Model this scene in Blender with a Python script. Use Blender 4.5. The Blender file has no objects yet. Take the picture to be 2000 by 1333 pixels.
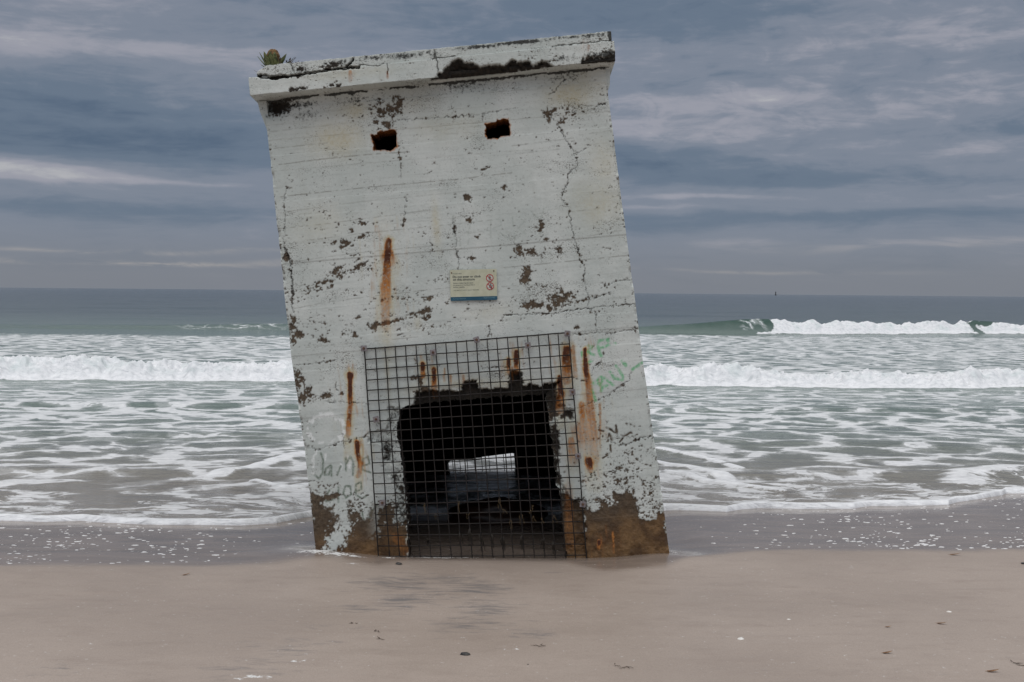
import bpy, bmesh, math, random
import numpy as np
from mathutils import Matrix, Vector

random.seed(7)
# measured layout, in metres: (u, v) on the wall, (x, y) on the beach
T = {
 'slots': [[(-0.749,3.789),(-0.699,3.789),(-0.692,3.813),(-0.538,3.814),(-0.522,3.778),(-0.526,3.656),(-0.597,3.642),(-0.733,3.651)],[(0.27,3.806),(0.361,3.808),(0.376,3.829),(0.472,3.832),(0.48,3.77),(0.481,3.674),(0.422,3.67),(0.281,3.664),(0.266,3.711)]],
 'door': [(-0.675,1.374),(-0.693,1.346),(-0.703,1.289),(-0.747,1.177),(-0.746,1.112),(-0.725,1.02),(-0.722,0.942),(-0.72,0.813),(-0.711,0.606),(-0.709,0.4),(-0.732,0.055),(-0.742,-0.214),(0.652,-0.334),(0.658,-0.038),(0.654,0.207),(0.654,0.438),(0.629,0.595),(0.621,0.956),(0.605,1.216),(0.593,1.372),(0.502,1.375),(0.116,1.387),(-0.465,1.385)],
 'band': [(-0.595,1.367),(-0.56,1.393),(-0.552,1.424),(-0.547,1.488),(-0.449,1.493),(-0.135,1.473),(-0.109,1.55),(0.001,1.549),(0.002,1.471),(0.277,1.457),(0.309,1.602),(0.398,1.588),(0.405,1.468),(0.511,1.469),(0.56,1.439),(0.64,1.471),(0.73,1.473),(0.598,1.365),(0.59,1.346)],
 'jambL': [(-0.717,1.361),(-0.78,1.383),(-0.798,1.27),(-0.831,1.175),(-0.977,1.179),(-0.984,1.091),(-0.874,1.049),(-0.885,0.919),(-0.855,0.786),(-0.804,0.717),(-0.78,0.617),(-0.818,0.36),(-0.722,0.336),(-0.715,0.612),(-0.712,0.937),(-0.733,1.167),(-0.687,1.326)],
 'jambR': [(0.589,1.372),(0.555,1.448),(0.687,1.469),(0.703,1.272),(0.83,1.237),(0.822,1.148),(0.675,1.144),(0.68,0.818),(0.643,0.675),(0.729,0.44),(0.857,0.412),(0.823,-0.17),(0.645,-0.155),(0.647,0.43),(0.62,0.693),(0.613,1.084)],
 'blobs': [(-0.591,3.994,0.1209,0.0582,0),(-0.644,4.062,0.0403,0.0313,0),(-0.498,4.072,0.0403,0.0403,0),(-0.474,4.025,0.0269,0.0448,0),(-0.636,3.943,0.0448,0.0179,0),(-0.613,3.886,0.0537,0.0134,0),(-0.593,3.862,0.0313,0.0224,0),(-0.689,3.902,0.0358,0.0134,0),(-1.578,1.676,0.0448,0.0672,0),(-1.518,1.526,0.0627,0.0582,0),(-1.374,1.518,0.0403,0.0224,0),(-1.319,1.527,0.0313,0.0269,0),(-1.192,1.53,0.0179,0.0134,0),(0.799,2.194,0.0985,0.0582,15),(0.547,2.165,0.0716,0.0313,0),(0.638,2.171,0.0358,0.0269,0),(0.69,2.139,0.0269,0.0358,0),(0.852,2.234,0.0627,0.0269,10),(0.51,2.422,0.0358,0.0851,-15),(0.528,2.471,0.0313,0.0448,0),(0.476,2.657,0.0358,0.0448,0),(0.588,2.643,0.0403,0.0269,0),(0.526,2.657,0.0448,0.009,0),(0.819,2.632,0.0224,0.0358,0),(0.698,2.652,0.0134,0.0134,0),(0.818,3.846,0.0269,0.0358,0),(0.832,3.799,0.0134,0.0403,0),(0.875,3.868,0.0627,0.0134,12),(0.977,3.787,0.0358,0.0179,10),(0.999,3.84,0.0179,0.0358,0),(0.933,3.754,0.0403,0.0179,20),(1.042,3.809,0.0269,0.0179,30),(0.061,3.165,0.0269,0.0313,0),(0.058,2.97,0.0269,0.0313,0),(0.389,3.228,0.0179,0.0179,0),(0.043,2.63,0.0313,0.0179,0),(0.108,2.806,0.0224,0.0179,0),(0.689,2.866,0.0179,0.0358,0),(0.671,2.822,0.0224,0.0179,0),(0.714,2.736,0.0358,0.0134,0),(0.227,3.405,0.0358,0.0134,8),(-0.863,2.1,0.0313,0.0358,0),(-1.041,2.038,0.0358,0.0179,0),(-0.908,2.113,0.0179,0.0179,0),(-1.314,2.025,0.0358,0.0179,0),(-1.279,2.0,0.0224,0.0134,0),(-0.439,2.186,0.0627,0.0224,20),(-0.387,2.213,0.0269,0.0224,0),(-0.388,2.145,0.0224,0.0313,-60),(-1.011,2.181,0.0403,0.0179,15),(-1.253,2.532,0.0582,0.0179,10),(-1.109,2.579,0.0358,0.0269,20),(-1.16,2.611,0.0448,0.0179,40),(-1.112,2.643,0.0403,0.0134,12),(-0.987,2.623,0.0627,0.0134,20),(-0.944,2.647,0.0537,0.0134,25),(-1.211,2.488,0.0179,0.0224,0),(-1.411,2.487,0.0179,0.0224,0),(-1.04,2.859,0.0358,0.0224,-25),(-1.08,2.817,0.0224,0.0179,0),(-0.886,3.014,0.0269,0.0179,0),(-0.991,2.959,0.0179,0.0179,0),(-0.91,2.898,0.0448,0.0134,15),(-0.702,2.127,0.1791,0.0134,8),(-1.578,2.764,0.0358,0.0403,0),(-1.571,2.142,0.0269,0.0358,0),(-1.544,2.086,0.0582,0.0358,0),(-1.581,2.025,0.0269,0.0224,0),(-1.576,2.242,0.0313,0.0179,-20),(-1.556,2.209,0.0179,0.0134,0),(-0.371,2.298,0.0403,0.0179,20),(0.983,2.173,0.0896,0.0134,18),(-0.776,2.324,0.0179,0.0112,0),(0.927,1.938,0.0358,0.0134,0),(-1.187,0.399,0.0493,0.0985,0),(-1.152,0.283,0.0627,0.0627,0),(-0.51,1.621,0.0448,0.0179,5),(-0.489,1.597,0.0179,0.0358,0),(-0.465,1.504,0.0448,0.0358,0),(-0.518,1.472,0.0403,0.0269,0),(0.314,1.56,0.0269,0.0403,0),(-1.556,4.117,0.0985,0.0672,0),(-1.486,4.147,0.0806,0.0358,0)],
 'specks': [(-0.836,4.042,0.2239,0.1567,0.8),(-0.477,3.988,0.2687,0.1791,0.7),(-0.611,3.75,0.2687,0.2015,0.7),(-0.87,3.635,0.3582,0.1343,0.4),(1.007,3.816,0.2687,0.2015,0.9),(0.768,3.677,0.2687,0.1343,0.6),(1.026,3.519,0.1791,0.1119,0.6),(-1.19,3.072,0.2687,0.1791,0.8),(-0.923,3.003,0.2687,0.1343,0.6),(-1.119,2.839,0.3135,0.1567,0.9),(-0.999,2.647,0.3582,0.1791,1.0),(-1.329,2.493,0.3135,0.1791,1.0),(-0.973,2.418,0.3582,0.1343,0.8),(-0.53,2.289,0.4926,0.2015,1.0),(-0.249,2.401,0.2687,0.1791,0.8),(-0.308,2.769,0.3135,0.2239,0.7),(-1.269,2.126,0.403,0.1343,0.9),(-1.561,2.151,0.1343,0.1791,1.2),(-0.549,2.064,0.5374,0.0672,1.0),(-0.185,2.078,0.1791,0.0537,0.9),(0.145,2.231,0.403,0.1343,0.7),(0.554,2.242,0.4478,0.1791,0.9),(0.682,2.685,0.3135,0.2239,0.8),(0.405,2.618,0.403,0.1791,0.5),(0.067,2.919,0.2687,0.2687,0.5),(0.29,3.4,0.4478,0.1791,0.5),(0.135,3.186,0.2687,0.1343,0.5),(1.276,2.725,0.1791,0.2687,0.6),(1.303,3.04,0.2239,0.1343,0.5),(0.962,3.297,0.2239,0.1343,0.4),(0.452,2.114,0.5374,0.0672,0.9),(1.131,2.102,0.2687,0.1119,0.6),(0.219,3.633,0.2687,0.2239,0.5),(0.469,3.908,0.3582,0.0896,0.5),(-1.513,3.554,0.1343,0.5374,0.35),(-0.206,3.442,0.2687,0.1119,0.5),(-0.392,1.779,0.3135,0.1119,0.5),(-1.539,1.062,0.1119,0.2687,0.8),(1.337,0.816,0.1791,0.1791,1.0),(1.146,0.697,0.3135,0.1791,1.2),(1.03,0.933,0.2239,0.2239,0.7),(0.72,4.182,0.6717,0.0896,0.3),(1.299,4.042,0.1791,0.1343,0.7),(0.373,1.713,0.2687,0.1119,0.6)],
 'lowspecks': [(1.329,0.727,0.2015,0.2015,1.35),(1.158,0.583,0.2687,0.1791,1.55),(1.418,0.448,0.1343,0.2239,1.5),(0.954,0.578,0.1343,0.1343,1.3),(1.053,0.411,0.2239,0.0896,1.6),(-1.434,0.692,0.1791,0.1343,1.3),(-1.135,0.485,0.2239,0.1791,1.5),(-1.408,0.463,0.1791,0.1343,1.6),(-0.817,0.503,0.1119,0.1791,1.3)],
 'cracks': [(0.00335,[(0.836,3.844),(0.889,3.772),(0.92,3.71),(0.985,3.568),(1.033,3.486),(1.051,3.38),(1.03,3.35),(0.971,3.296),(0.941,3.208),(0.898,3.13),(0.875,3.077),(0.937,3.004),(0.946,2.844),(0.967,2.728),(0.987,2.636),(1.008,2.521),(1.035,2.464),(1.02,2.338),(1.046,2.222),(1.045,2.155),(1.031,2.101),(1.096,2.068),(1.094,1.878)]),(0.00225,[(-1.525,3.4),(-1.561,3.244),(-1.559,3.121),(-1.587,2.933)]),(0.0036,[(-1.587,2.933),(-1.591,2.888),(-1.58,2.851)]),(0.0076,[(-1.588,2.86),(-1.572,2.782),(-1.542,2.711),(-1.555,2.604),(-1.541,2.561),(-1.56,2.495),(-1.551,2.44)]),(0.0045,[(-1.551,2.44),(-1.572,2.346),(-1.563,2.291)]),(0.0029,[(-0.517,3.896),(-0.127,3.89),(0.245,3.886),(0.333,3.901),(0.516,3.917),(0.561,3.918)]),(0.00335,[(1.064,3.848),(1.126,3.888),(1.262,3.876),(1.363,3.89)]),(0.0036,[(0.851,4.012),(0.921,4.042),(0.963,4.102),(1.02,4.134)]),(0.0027,[(1.046,3.481),(1.153,3.508)]),(0.00315,[(1.162,2.303),(1.224,2.284),(1.308,2.318),(1.445,2.32)]),(0.0036,[(1.046,2.168),(1.149,2.2),(1.245,2.219)]),(0.0036,[(0.292,2.096),(0.45,2.087),(0.721,2.082),(1.031,2.101),(1.453,2.097)]),(0.0029,[(0.876,1.874),(1.089,1.874),(1.247,1.865),(1.466,1.883)]),(0.00245,[(-1.562,1.109),(-1.444,1.063),(-1.246,1.105),(-0.998,1.142)]),(0.00405,[(0.716,1.494),(0.835,1.506),(0.883,1.484),(0.966,1.45)]),(0.00315,[(0.861,1.232),(0.995,1.262),(1.029,1.29)]),(0.00245,[(1.051,1.28),(1.098,1.294),(1.231,1.373),(1.336,1.436),(1.36,1.502)]),(0.00225,[(1.016,1.5),(1.041,1.579),(1.117,1.627),(1.141,1.693)]),(0.0029,[(1.119,0.916),(1.145,0.896),(1.255,0.868),(1.405,0.919),(1.506,0.933)]),(0.00225,[(0.05,1.655),(0.294,1.643)]),(0.0027,[(0.245,3.886),(0.257,3.812)]),(0.00405,[(0.15,2.022),(0.151,1.936)]),(0.00225,[(-0.51,3.604),(-0.508,3.468),(-0.511,3.377)]),(0.00225,[(-0.485,3.202),(-0.527,2.97)]),(0.002,[(-0.086,2.977),(-0.079,2.795),(-0.071,2.522)]),(0.00225,[(-1.584,1.822),(-1.249,1.825)]),(0.00225,[(-1.324,1.469),(-0.965,1.425)]),(0.00225,[(-1.238,1.625),(-1.24,1.557)]),(0.0027,[(-1.216,1.188),(-1.209,1.052)]),(0.00245,[(-1.595,1.474),(-1.582,1.201)]),(0.0036,[(-0.536,1.632),(-0.436,1.633)])],
 'seams': [(0.5,[(-1.639,3.892),(-0.847,3.915)]),(0.7,[(-1.638,3.742),(-1.133,3.753)]),(0.9,[(-1.577,3.596),(-1.222,3.611),(-0.781,3.619),(-0.419,3.61)]),(0.8,[(-1.648,3.447),(-1.466,3.454)]),(0.9,[(-1.642,3.31),(-0.851,3.329),(0.012,3.333),(0.467,3.348)]),(0.4,[(-1.612,3.171),(-0.906,3.206),(0.229,3.223)]),(0.6,[(-1.642,3.029),(-1.192,3.04),(-0.191,3.086)]),(0.6,[(-1.385,2.907),(-0.839,2.928),(-0.022,2.94),(0.251,2.949)]),(0.5,[(-1.536,2.729),(-0.989,2.759),(-0.263,2.765)]),(0.8,[(0.328,2.52),(1.032,2.528),(1.44,2.534)]),(0.6,[(0.933,2.958),(1.297,2.977)]),(0.6,[(-1.616,2.309),(-1.25,2.351),(-0.704,2.372),(-0.159,2.384)]),(0.5,[(0.291,2.355),(0.653,2.342)]),(0.4,[(0.37,2.212),(0.641,2.207)]),(0.5,[(-1.509,1.965),(-0.92,1.969),(-0.103,1.981)]),(0.4,[(0.706,4.024),(1.366,4.036)]),(0.5,[(0.211,4.075),(0.802,4.075)]),(0.5,[(-0.177,3.781),(0.255,3.789)]),(0.6,[(0.487,3.587),(0.761,3.596),(1.034,3.609)]),(0.4,[(1.081,3.628),(1.378,3.648)]),(0.5,[(0.527,3.516),(0.981,3.523)]),(0.3,[(-0.09,3.741),(0.227,3.733)]),(0.6,[(-1.531,2.511),(-1.417,2.519)]),(0.4,[(1.003,2.725),(1.392,2.76)]),(0.4,[(0.84,1.877),(1.475,1.882)])],
 'rust': [([(-0.665,2.841),(-0.689,2.711),(-0.714,2.532),(-0.739,2.339)],0.017920000000000002,0.035840000000000004,1.0),([(-0.67,2.832),(-0.689,2.666)],0.01432,0.05016000000000001,0.95),([(-0.74,2.33),(-0.765,2.082)],0.032240000000000005,0.025040000000000003,0.45),([(-1.106,1.686),(-1.116,1.569),(-1.128,1.434),(-1.168,1.166)],0.01616,0.01616,1.0),([(-1.106,1.69),(-1.111,1.636)],0.02152,0.017920000000000002,1.2),([(-1.097,1.092),(-1.1,1.002),(-1.086,0.91),(-1.108,0.799)],0.02152,0.01432,1.0),([(-0.46,1.73),(-0.468,1.627)],0.01432,0.01432,1.1),([(-0.364,1.677),(-0.374,1.505)],0.01432,0.01616,1.0),([(0.373,1.768),(0.353,1.588)],0.01432,0.017920000000000002,1.0),([(0.295,1.706),(0.289,1.585)],0.01432,0.01432,1.0),([(0.82,1.748),(0.799,1.609),(0.779,1.488)],0.02864,0.032240000000000005,1.0),([(0.876,1.77),(0.872,1.671),(0.872,1.512)],0.01072,0.01432,0.6),([(0.973,1.744),(0.969,1.594),(0.976,1.458),(0.975,1.345)],0.01072,0.025040000000000003,1.05),([(0.975,1.345),(0.973,1.209),(0.98,0.982),(0.972,0.78)],0.025040000000000003,0.035840000000000004,0.62),([(1.066,1.247),(1.031,0.842)],0.0072,0.0072,0.6),([(0.9,1.261),(0.898,1.08)],0.017920000000000002,0.02152,0.8),([(0.728,1.524),(0.732,1.366),(0.712,1.232)],0.01072,0.02864,1.0),([(0.925,0.761),(0.931,0.67)],0.025040000000000003,0.017920000000000002,1.1),([(0.881,1.036),(0.933,0.851)],0.05016000000000001,0.05728,0.5),([(0.783,0.954),(0.79,0.773)],0.017920000000000002,0.02864,0.6),([(0.92,1.078),(0.918,0.897)],0.05016000000000001,0.07168000000000001,0.42),([(0.954,0.045),(0.948,-0.018)],0.01072,0.01072,1.1),([(1.082,0.115),(1.075,-0.065)],0.0072,0.0072,0.8),([(-0.817,0.232),(-0.718,0.066)],0.02864,0.035840000000000004,0.4),([(0.726,0.552),(0.696,-0.01)],0.02152,0.02864,0.32),([(-0.274,1.678),(-0.283,1.566)],0.00536,0.0072,0.7),([(0.321,1.636),(0.319,1.514)],0.0072,0.0072,0.7),([(-0.225,1.606),(-0.233,1.516)],0.0072,0.0072,0.6),([(-0.113,1.596),(-0.119,1.529)],0.0072,0.0072,0.6),([(-0.553,4.336),(-0.556,4.291)],0.0072,0.01072,0.7)],
 'ochre': [(-1.039,3.786,0.2463,0.1567,0.55),(-0.883,4.023,0.2015,0.0985,0.5),(-1.124,3.862,0.1343,0.0896,0.3),(1.022,3.997,0.2239,0.1343,0.6),(1.21,4.072,0.1791,0.1343,0.4),(1.211,3.026,0.2239,0.2015,0.4),(-0.239,2.945,0.0358,0.2015,0.5),(-0.755,2.036,0.0627,0.2687,0.55),(-0.777,1.676,0.0224,0.2239,0.5),(-0.706,2.622,0.0985,0.3582,0.35),(-0.382,4.049,0.2687,0.1119,0.25),(1.285,3.36,0.1343,0.2239,0.3),(-0.085,3.796,0.3582,0.1343,0.22),(-1.284,3.034,0.2687,0.1791,0.18),(-0.119,1.529,0.2687,0.0448,0.6),(-0.505,1.517,0.1343,0.0537,0.5),(0.137,2.141,0.2239,0.0896,0.2),(0.218,1.5,0.2687,0.0537,0.5),(0.944,0.986,0.1343,0.2687,0.5),(-1.123,1.434,0.0358,0.2687,0.4),(-0.478,2.103,0.0358,0.0627,0.4)],
 'mould': [(-0.831,4.11,0.403,0.0716,0.5),(0.173,4.161,0.5374,0.0985,0.55),(0.945,4.163,0.3582,0.0806,0.5),(0.569,4.013,0.4478,0.0896,0.25),(-1.293,4.013,0.2239,0.0672,0.5),(1.374,3.08,0.0896,0.2687,0.35),(1.357,3.4,0.1119,0.1791,0.25),(-1.556,4.126,0.1522,0.1164,1.3),(1.317,2.676,0.0806,0.403,0.25),(-1.33,4.107,0.2687,0.0448,0.7)],
 'green': [(0.0101,[(0.945,1.716),(0.962,1.6)]),(0.0101,[(0.963,1.609),(1.027,1.636),(1.051,1.683),(0.999,1.716),(1.041,1.757),(1.006,1.768)]),(0.0101,[(1.112,1.669),(1.089,1.745),(1.107,1.805),(1.189,1.809),(1.189,1.765),(1.118,1.742)]),(0.0101,[(1.186,1.766),(1.243,1.767)]),(0.0101,[(1.005,1.377),(1.03,1.285)]),(0.0101,[(1.024,1.44),(1.096,1.486),(1.1,1.434),(1.034,1.431)]),(0.0101,[(1.085,1.362),(1.125,1.481),(1.195,1.406)]),(0.0101,[(1.074,1.416),(1.146,1.401)]),(0.0101,[(1.173,1.525),(1.212,1.465),(1.28,1.443),(1.283,1.48),(1.234,1.572)]),(0.0101,[(1.295,1.613),(1.328,1.564)]),(0.0101,[(1.377,1.527),(1.466,1.579)])],
 'pen': [(0.00515,[(-1.421,1.03),(-1.407,0.964),(-1.42,0.851),(-1.457,0.802),(-1.491,0.841)]),(0.00515,[(-1.345,0.913),(-1.389,0.889),(-1.405,0.833),(-1.368,0.83),(-1.339,0.906),(-1.344,0.82)]),(0.00515,[(-1.258,0.899),(-1.292,0.824)]),(0.00515,[(-1.207,0.966),(-1.213,0.853)]),(0.00515,[(-1.208,0.914),(-1.165,0.979),(-1.142,0.925),(-1.158,0.812)]),(0.00515,[(-1.075,0.883),(-1.001,0.897),(-1.011,0.963),(-1.054,0.942),(-1.073,0.854),(-0.999,0.818)]),(0.00515,[(-1.373,0.692),(-1.421,0.64),(-1.408,0.598),(-1.337,0.616)]),(0.00515,[(-1.293,0.713),(-1.304,0.584)]),(0.00515,[(-1.231,0.718),(-1.255,0.661),(-1.236,0.616),(-1.185,0.644),(-1.187,0.714),(-1.23,0.721)]),(0.00515,[(-1.15,0.665),(-1.092,0.677),(-1.092,0.742),(-1.135,0.729),(-1.145,0.632),(-1.091,0.6),(-1.045,0.624)]),(0.00515,[(-1.06,0.381),(-1.02,0.475),(-0.963,0.535)]),(0.00515,[(-1.101,0.482),(-1.093,0.384)])],
 'faint': [(0.00495,[(-0.08,3.022),(-0.085,2.914),(-0.088,2.696)]),(0.00495,[(-0.043,2.896),(-0.043,2.747)]),(0.00495,[(0.063,2.942),(0.038,2.849),(0.026,2.754)]),(0.00495,[(0.041,2.848),(0.096,2.851)]),(0.00495,[(0.239,2.94),(0.235,2.777)]),(0.00495,[(0.239,2.94),(0.326,2.949),(0.338,2.898),(0.254,2.871),(0.408,2.763)]),(0.00495,[(0.438,2.958),(0.441,2.753)]),(0.00495,[(0.537,2.915),(0.477,2.852),(0.54,2.799)]),(0.00495,[(0.611,2.993),(0.666,2.915)]),(0.00495,[(0.726,3.015),(0.68,2.916),(0.676,2.794)]),(0.00495,[(0.825,2.713),(0.821,2.659)])],
 'chalk': [(0.02015,[(-1.49,1.313),(-1.463,1.335),(-1.43,1.352),(-1.392,1.361),(-1.352,1.363),(-1.313,1.357),(-1.276,1.343),(-1.244,1.323),(-1.219,1.298),(-1.202,1.269),(-1.195,1.238),(-1.198,1.207),(-1.21,1.178),(-1.231,1.152),(-1.261,1.131),(-1.295,1.117),(-1.334,1.111),(-1.374,1.111),(-1.413,1.12),(-1.449,1.136),(-1.479,1.157),(-1.501,1.184),(-1.515,1.214),(-1.519,1.245)]),(0.00895,[(-1.452,1.049),(-1.491,0.971),(-1.509,0.859)]),(0.00895,[(-1.373,1.026),(-1.394,0.963)]),(0.00895,[(-1.26,0.911),(-1.284,0.823)]),(0.00895,[(-1.189,0.978),(-1.173,0.879)]),(0.00895,[(-1.561,1.303),(-1.522,1.291)]),(0.00895,[(-1.564,1.173),(-1.564,1.075)])],
 'bars': [(0.00895,[(1.189,1.051),(1.191,0.978)]),(0.00895,[(1.106,1.034),(1.145,1.014),(1.18,0.984)]),(0.00895,[(1.104,0.912),(1.121,0.984),(1.145,0.922)]),(0.00895,[(1.217,0.902),(1.253,0.948),(1.321,0.972)]),(0.00895,[(1.279,1.06),(1.35,1.029)]),(0.00895,[(1.039,1.019),(1.072,1.013)]),(0.00895,[(1.125,0.878),(1.128,0.82)]),(0.00895,[(1.051,0.77),(1.102,0.798)]),(0.00895,[(1.315,0.809),(1.304,0.781)])],
 'paintR': [(0.858,0.429),(1.0,0.376),(1.058,0.387),(1.112,0.448),(1.14,0.486),(1.35,0.468),(1.412,0.43),(1.506,0.381),(1.535,0.249),(1.36,0.199),(1.311,0.292),(1.279,0.393),(1.139,0.38),(1.066,0.378),(0.996,0.327),(0.874,0.326)],
 'bareR': [(0.849,0.324),(0.98,0.329),(1.008,0.375),(1.115,0.382),(1.129,0.454),(1.284,0.457),(1.319,0.3),(1.335,0.201),(1.558,0.235),(1.568,-0.396),(0.761,-0.327)],
 'bareL': [[(-1.54,0.682),(-1.313,0.666),(-1.334,0.616),(-1.45,0.593),(-1.394,0.475),(-1.495,0.435),(-1.567,0.457)],[(-1.578,0.425),(-1.352,0.398),(-1.375,0.311),(-1.55,0.171),(-1.569,0.327)],[(-1.23,0.493),(-1.118,0.467),(-1.113,0.337),(-1.245,0.316)],[(-1.404,0.159),(-1.304,0.191),(-1.249,0.267),(-0.989,0.261),(-0.979,0.374),(-0.866,0.365),(-0.721,0.344),(-0.719,-0.2),(-1.607,-0.125),(-1.549,0.179)],[(-0.947,0.469),(-0.853,0.526),(-0.81,0.457),(-0.834,0.362),(-0.963,0.373)],[(-1.37,0.473),(-1.297,0.475),(-1.301,0.426),(-1.373,0.432)]],
 'outL': [(-0.8,-1.5),(0.195,-1.539),(1.028,-1.56),(1.887,-1.61),(2.501,-1.627),(3.033,-1.638),(3.675,-1.652),(3.93,-1.658),(4.099,-1.667)],
 'outR': [(-0.8,1.6),(-0.07,1.563),(0.664,1.53),(1.269,1.494),(1.624,1.473),(2.21,1.451),(2.717,1.425),(3.442,1.397),(3.921,1.374),(4.172,1.369)],
 'spall': [(-0.168,4.162),(-0.071,4.248),(0.005,4.304),(0.084,4.346),(0.126,4.316),(0.213,4.286),(0.3,4.261),(0.391,4.284),(0.478,4.259),(0.547,4.289),(0.68,4.273),(0.721,4.238),(0.822,4.27),(0.891,4.237),(0.918,4.19),(0.848,4.16),(0.532,4.107),(0.084,4.078),(-0.184,4.079)],
 'spall2': [(1.146,4.247),(1.258,4.26),(1.346,4.248),(1.46,4.278),(1.469,4.116),(1.119,4.191)],
 'capcr': [(0.01565,[(-1.663,4.348),(-1.589,4.333),(-1.536,4.319),(-1.402,4.321)]),(0.0112,[(-1.402,4.321),(-1.232,4.334),(-1.053,4.341),(-0.91,4.346),(-0.829,4.353)]),(0.0067,[(-0.91,4.346),(-0.848,4.395),(-0.823,4.424)]),(0.00895,[(-0.851,4.359),(-0.776,4.348)]),(0.0036,[(-0.775,4.362),(-0.695,4.359),(-0.63,4.34),(-0.561,4.361)]),(0.00495,[(-0.122,4.444),(-0.114,4.381),(-0.138,4.361)]),(0.0036,[(-0.137,4.37),(-0.026,4.365),(0.064,4.371)]),(0.0036,[(-0.105,4.376),(-0.1,4.331),(-0.098,4.25)]),(0.00315,[(-1.366,4.435),(-1.359,4.358)]),(0.0027,[(0.903,4.384),(1.028,4.386),(1.225,4.388),(1.426,4.393)]),(0.00225,[(-0.534,4.359),(-0.533,4.265)])],
 'caprust': [([(-0.536,4.292),(-0.54,4.234)],0.0045,0.00895,0.9),([(-0.859,4.315),(-0.866,4.235)],0.00895,0.01345,0.5),([(1.222,4.361),(1.21,4.317)],0.0067,0.0067,0.4)],
 'capblob': [(-1.029,4.205,0.0224,0.0134),(-0.966,4.204,0.0224,0.0134),(-1.323,4.31,0.0358,0.0134),(-1.309,4.206,0.0358,0.0179),(-1.376,4.203,0.0224,0.0134),(-1.282,4.369,0.0313,0.0179),(-1.05,4.376,0.0448,0.0224),(-0.982,4.388,0.0537,0.0179)],
 'capmould': [(-0.959,4.404,0.2239,0.0358,1.0),(-0.601,4.418,0.2687,0.0313,0.9),(-0.334,4.413,0.2239,0.0358,0.8),(-0.156,4.412,0.1343,0.0448,0.6),(0.248,4.435,0.3582,0.0224,0.9),(0.65,4.446,0.3582,0.0224,1.1),(1.007,4.451,0.2687,0.0179,0.9),(1.275,4.455,0.1791,0.0224,0.9),(1.416,4.434,0.0224,0.0537,1.6),(-1.274,4.36,0.1343,0.0448,0.5),(-1.679,4.318,0.0896,0.0224,0.5),(-1.287,4.209,0.1791,0.0269,0.4),(0.991,4.269,0.1343,0.0448,0.8),(1.348,4.27,0.1791,0.0403,1.1),(0.909,4.343,0.2687,0.0896,0.2),(-0.703,4.257,0.6717,0.0448,0.1)],
 'captop': [(-1.677,4.361),(-1.648,4.39),(-1.583,4.429),(-1.47,4.437),(-1.368,4.439)],
 'grille': [(-0.957,1.908),(0.84,1.899),(0.829,-0.061),(-0.984,0.085)],
 'clamps': [(-0.961,1.913),(-0.359,1.826),(0.032,1.905),(0.476,1.818),(0.831,1.891),(-0.906,1.285),(0.831,1.376),(0.833,0.812),(-0.913,0.551),(0.837,0.388)],
 'sign': [(-0.151,2.538),(0.259,2.513),(0.242,2.239),(-0.168,2.265)],
 'backhole': [(-0.609,0.451),(0.243,0.486),(0.247,0.061),(-0.609,0.134)],
 'plant': (-1.549,4.464),
 'strands': [(-0.541,0.463,0.1075),(-0.457,0.388,0.0627),(-0.249,0.451,0.1254),(-0.17,0.373,0.0627),(0.107,0.452,0.0985),(0.124,0.384,0.0448),(0.288,0.302,0.0985),(0.395,0.396,0.0537),(0.395,0.293,0.0627),(0.475,0.277,0.0627),(0.574,0.278,0.0896),(0.374,0.362,0.0358),(0.195,0.265,0.0985)],
 'curls': [(-0.255,0.169,0.1343),(-0.164,0.183,0.1567),(-0.087,0.132,0.1612),(0.021,0.132,0.1343),(0.113,0.106,0.1343),(0.28,0.1,0.1343),(0.471,0.075,0.1164),(0.553,0.032,0.1164),(-0.547,0.18,0.0716)],
 'swash': [(-0.5544,12.068),(-0.4261,12.166),(-0.3876,12.108),(-0.3577,12.204),(-0.3064,11.995),(-0.2551,11.997),(-0.2209,12.016),(-0.1952,12.162),(-0.1696,12.563),(-0.1525,12.747),(-0.1013,12.958),(0.0013,13.023),(0.0867,13.172),(0.1294,13.359),(0.155,13.28),(0.1803,13.202),(0.1935,13.435),(0.2071,13.543),(0.2404,13.5),(0.2861,13.532),(0.3002,13.777),(0.3386,13.874),(0.365,13.963),(0.3726,14.183),(0.3884,14.453),(0.41,14.897),(0.413,15.062),(0.4279,15.074),(0.5558,15.439)],
 'film': [(-0.5548,9.872),(-0.4264,9.951),(-0.2979,10.009),(-0.2337,10.06),(-0.1824,10.149),(-0.1524,10.231),(-0.1096,10.161),(-0.0839,10.332),(-0.0198,10.386),(0.0444,10.325),(0.0788,10.029),(0.1301,10.096),(0.1642,10.669),(0.1983,10.887),(0.2411,11.039),(0.301,11.02),(0.3652,10.977),(0.4293,11.091),(0.5575,11.244)],
 'lines': [(0.55,[(-1.1,17.47),(-0.43,17.25),(0.24,17.56)]),(0.16,[(-3.78,15.37),(-3.65,15.64),(-3.43,16.15),(-3.19,17.07),(-3.0,17.68)]),(0.1,[(-3.2,15.07),(-2.71,14.5),(-2.5,14.71)]),(0.13,[(2.04,16.99),(2.41,16.52),(2.7,15.93),(2.8,15.37)]),(0.08,[(2.07,16.03),(2.39,15.47),(2.85,15.09),(3.33,14.64)]),(0.09,[(2.29,18.39),(2.73,17.67),(3.1,16.41)]),(0.3,[(5.87,15.59),(6.27,16.28),(6.69,16.63),(7.19,16.81)]),(0.3,[(4.77,17.42),(5.15,17.19),(5.77,16.87)])],
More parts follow.
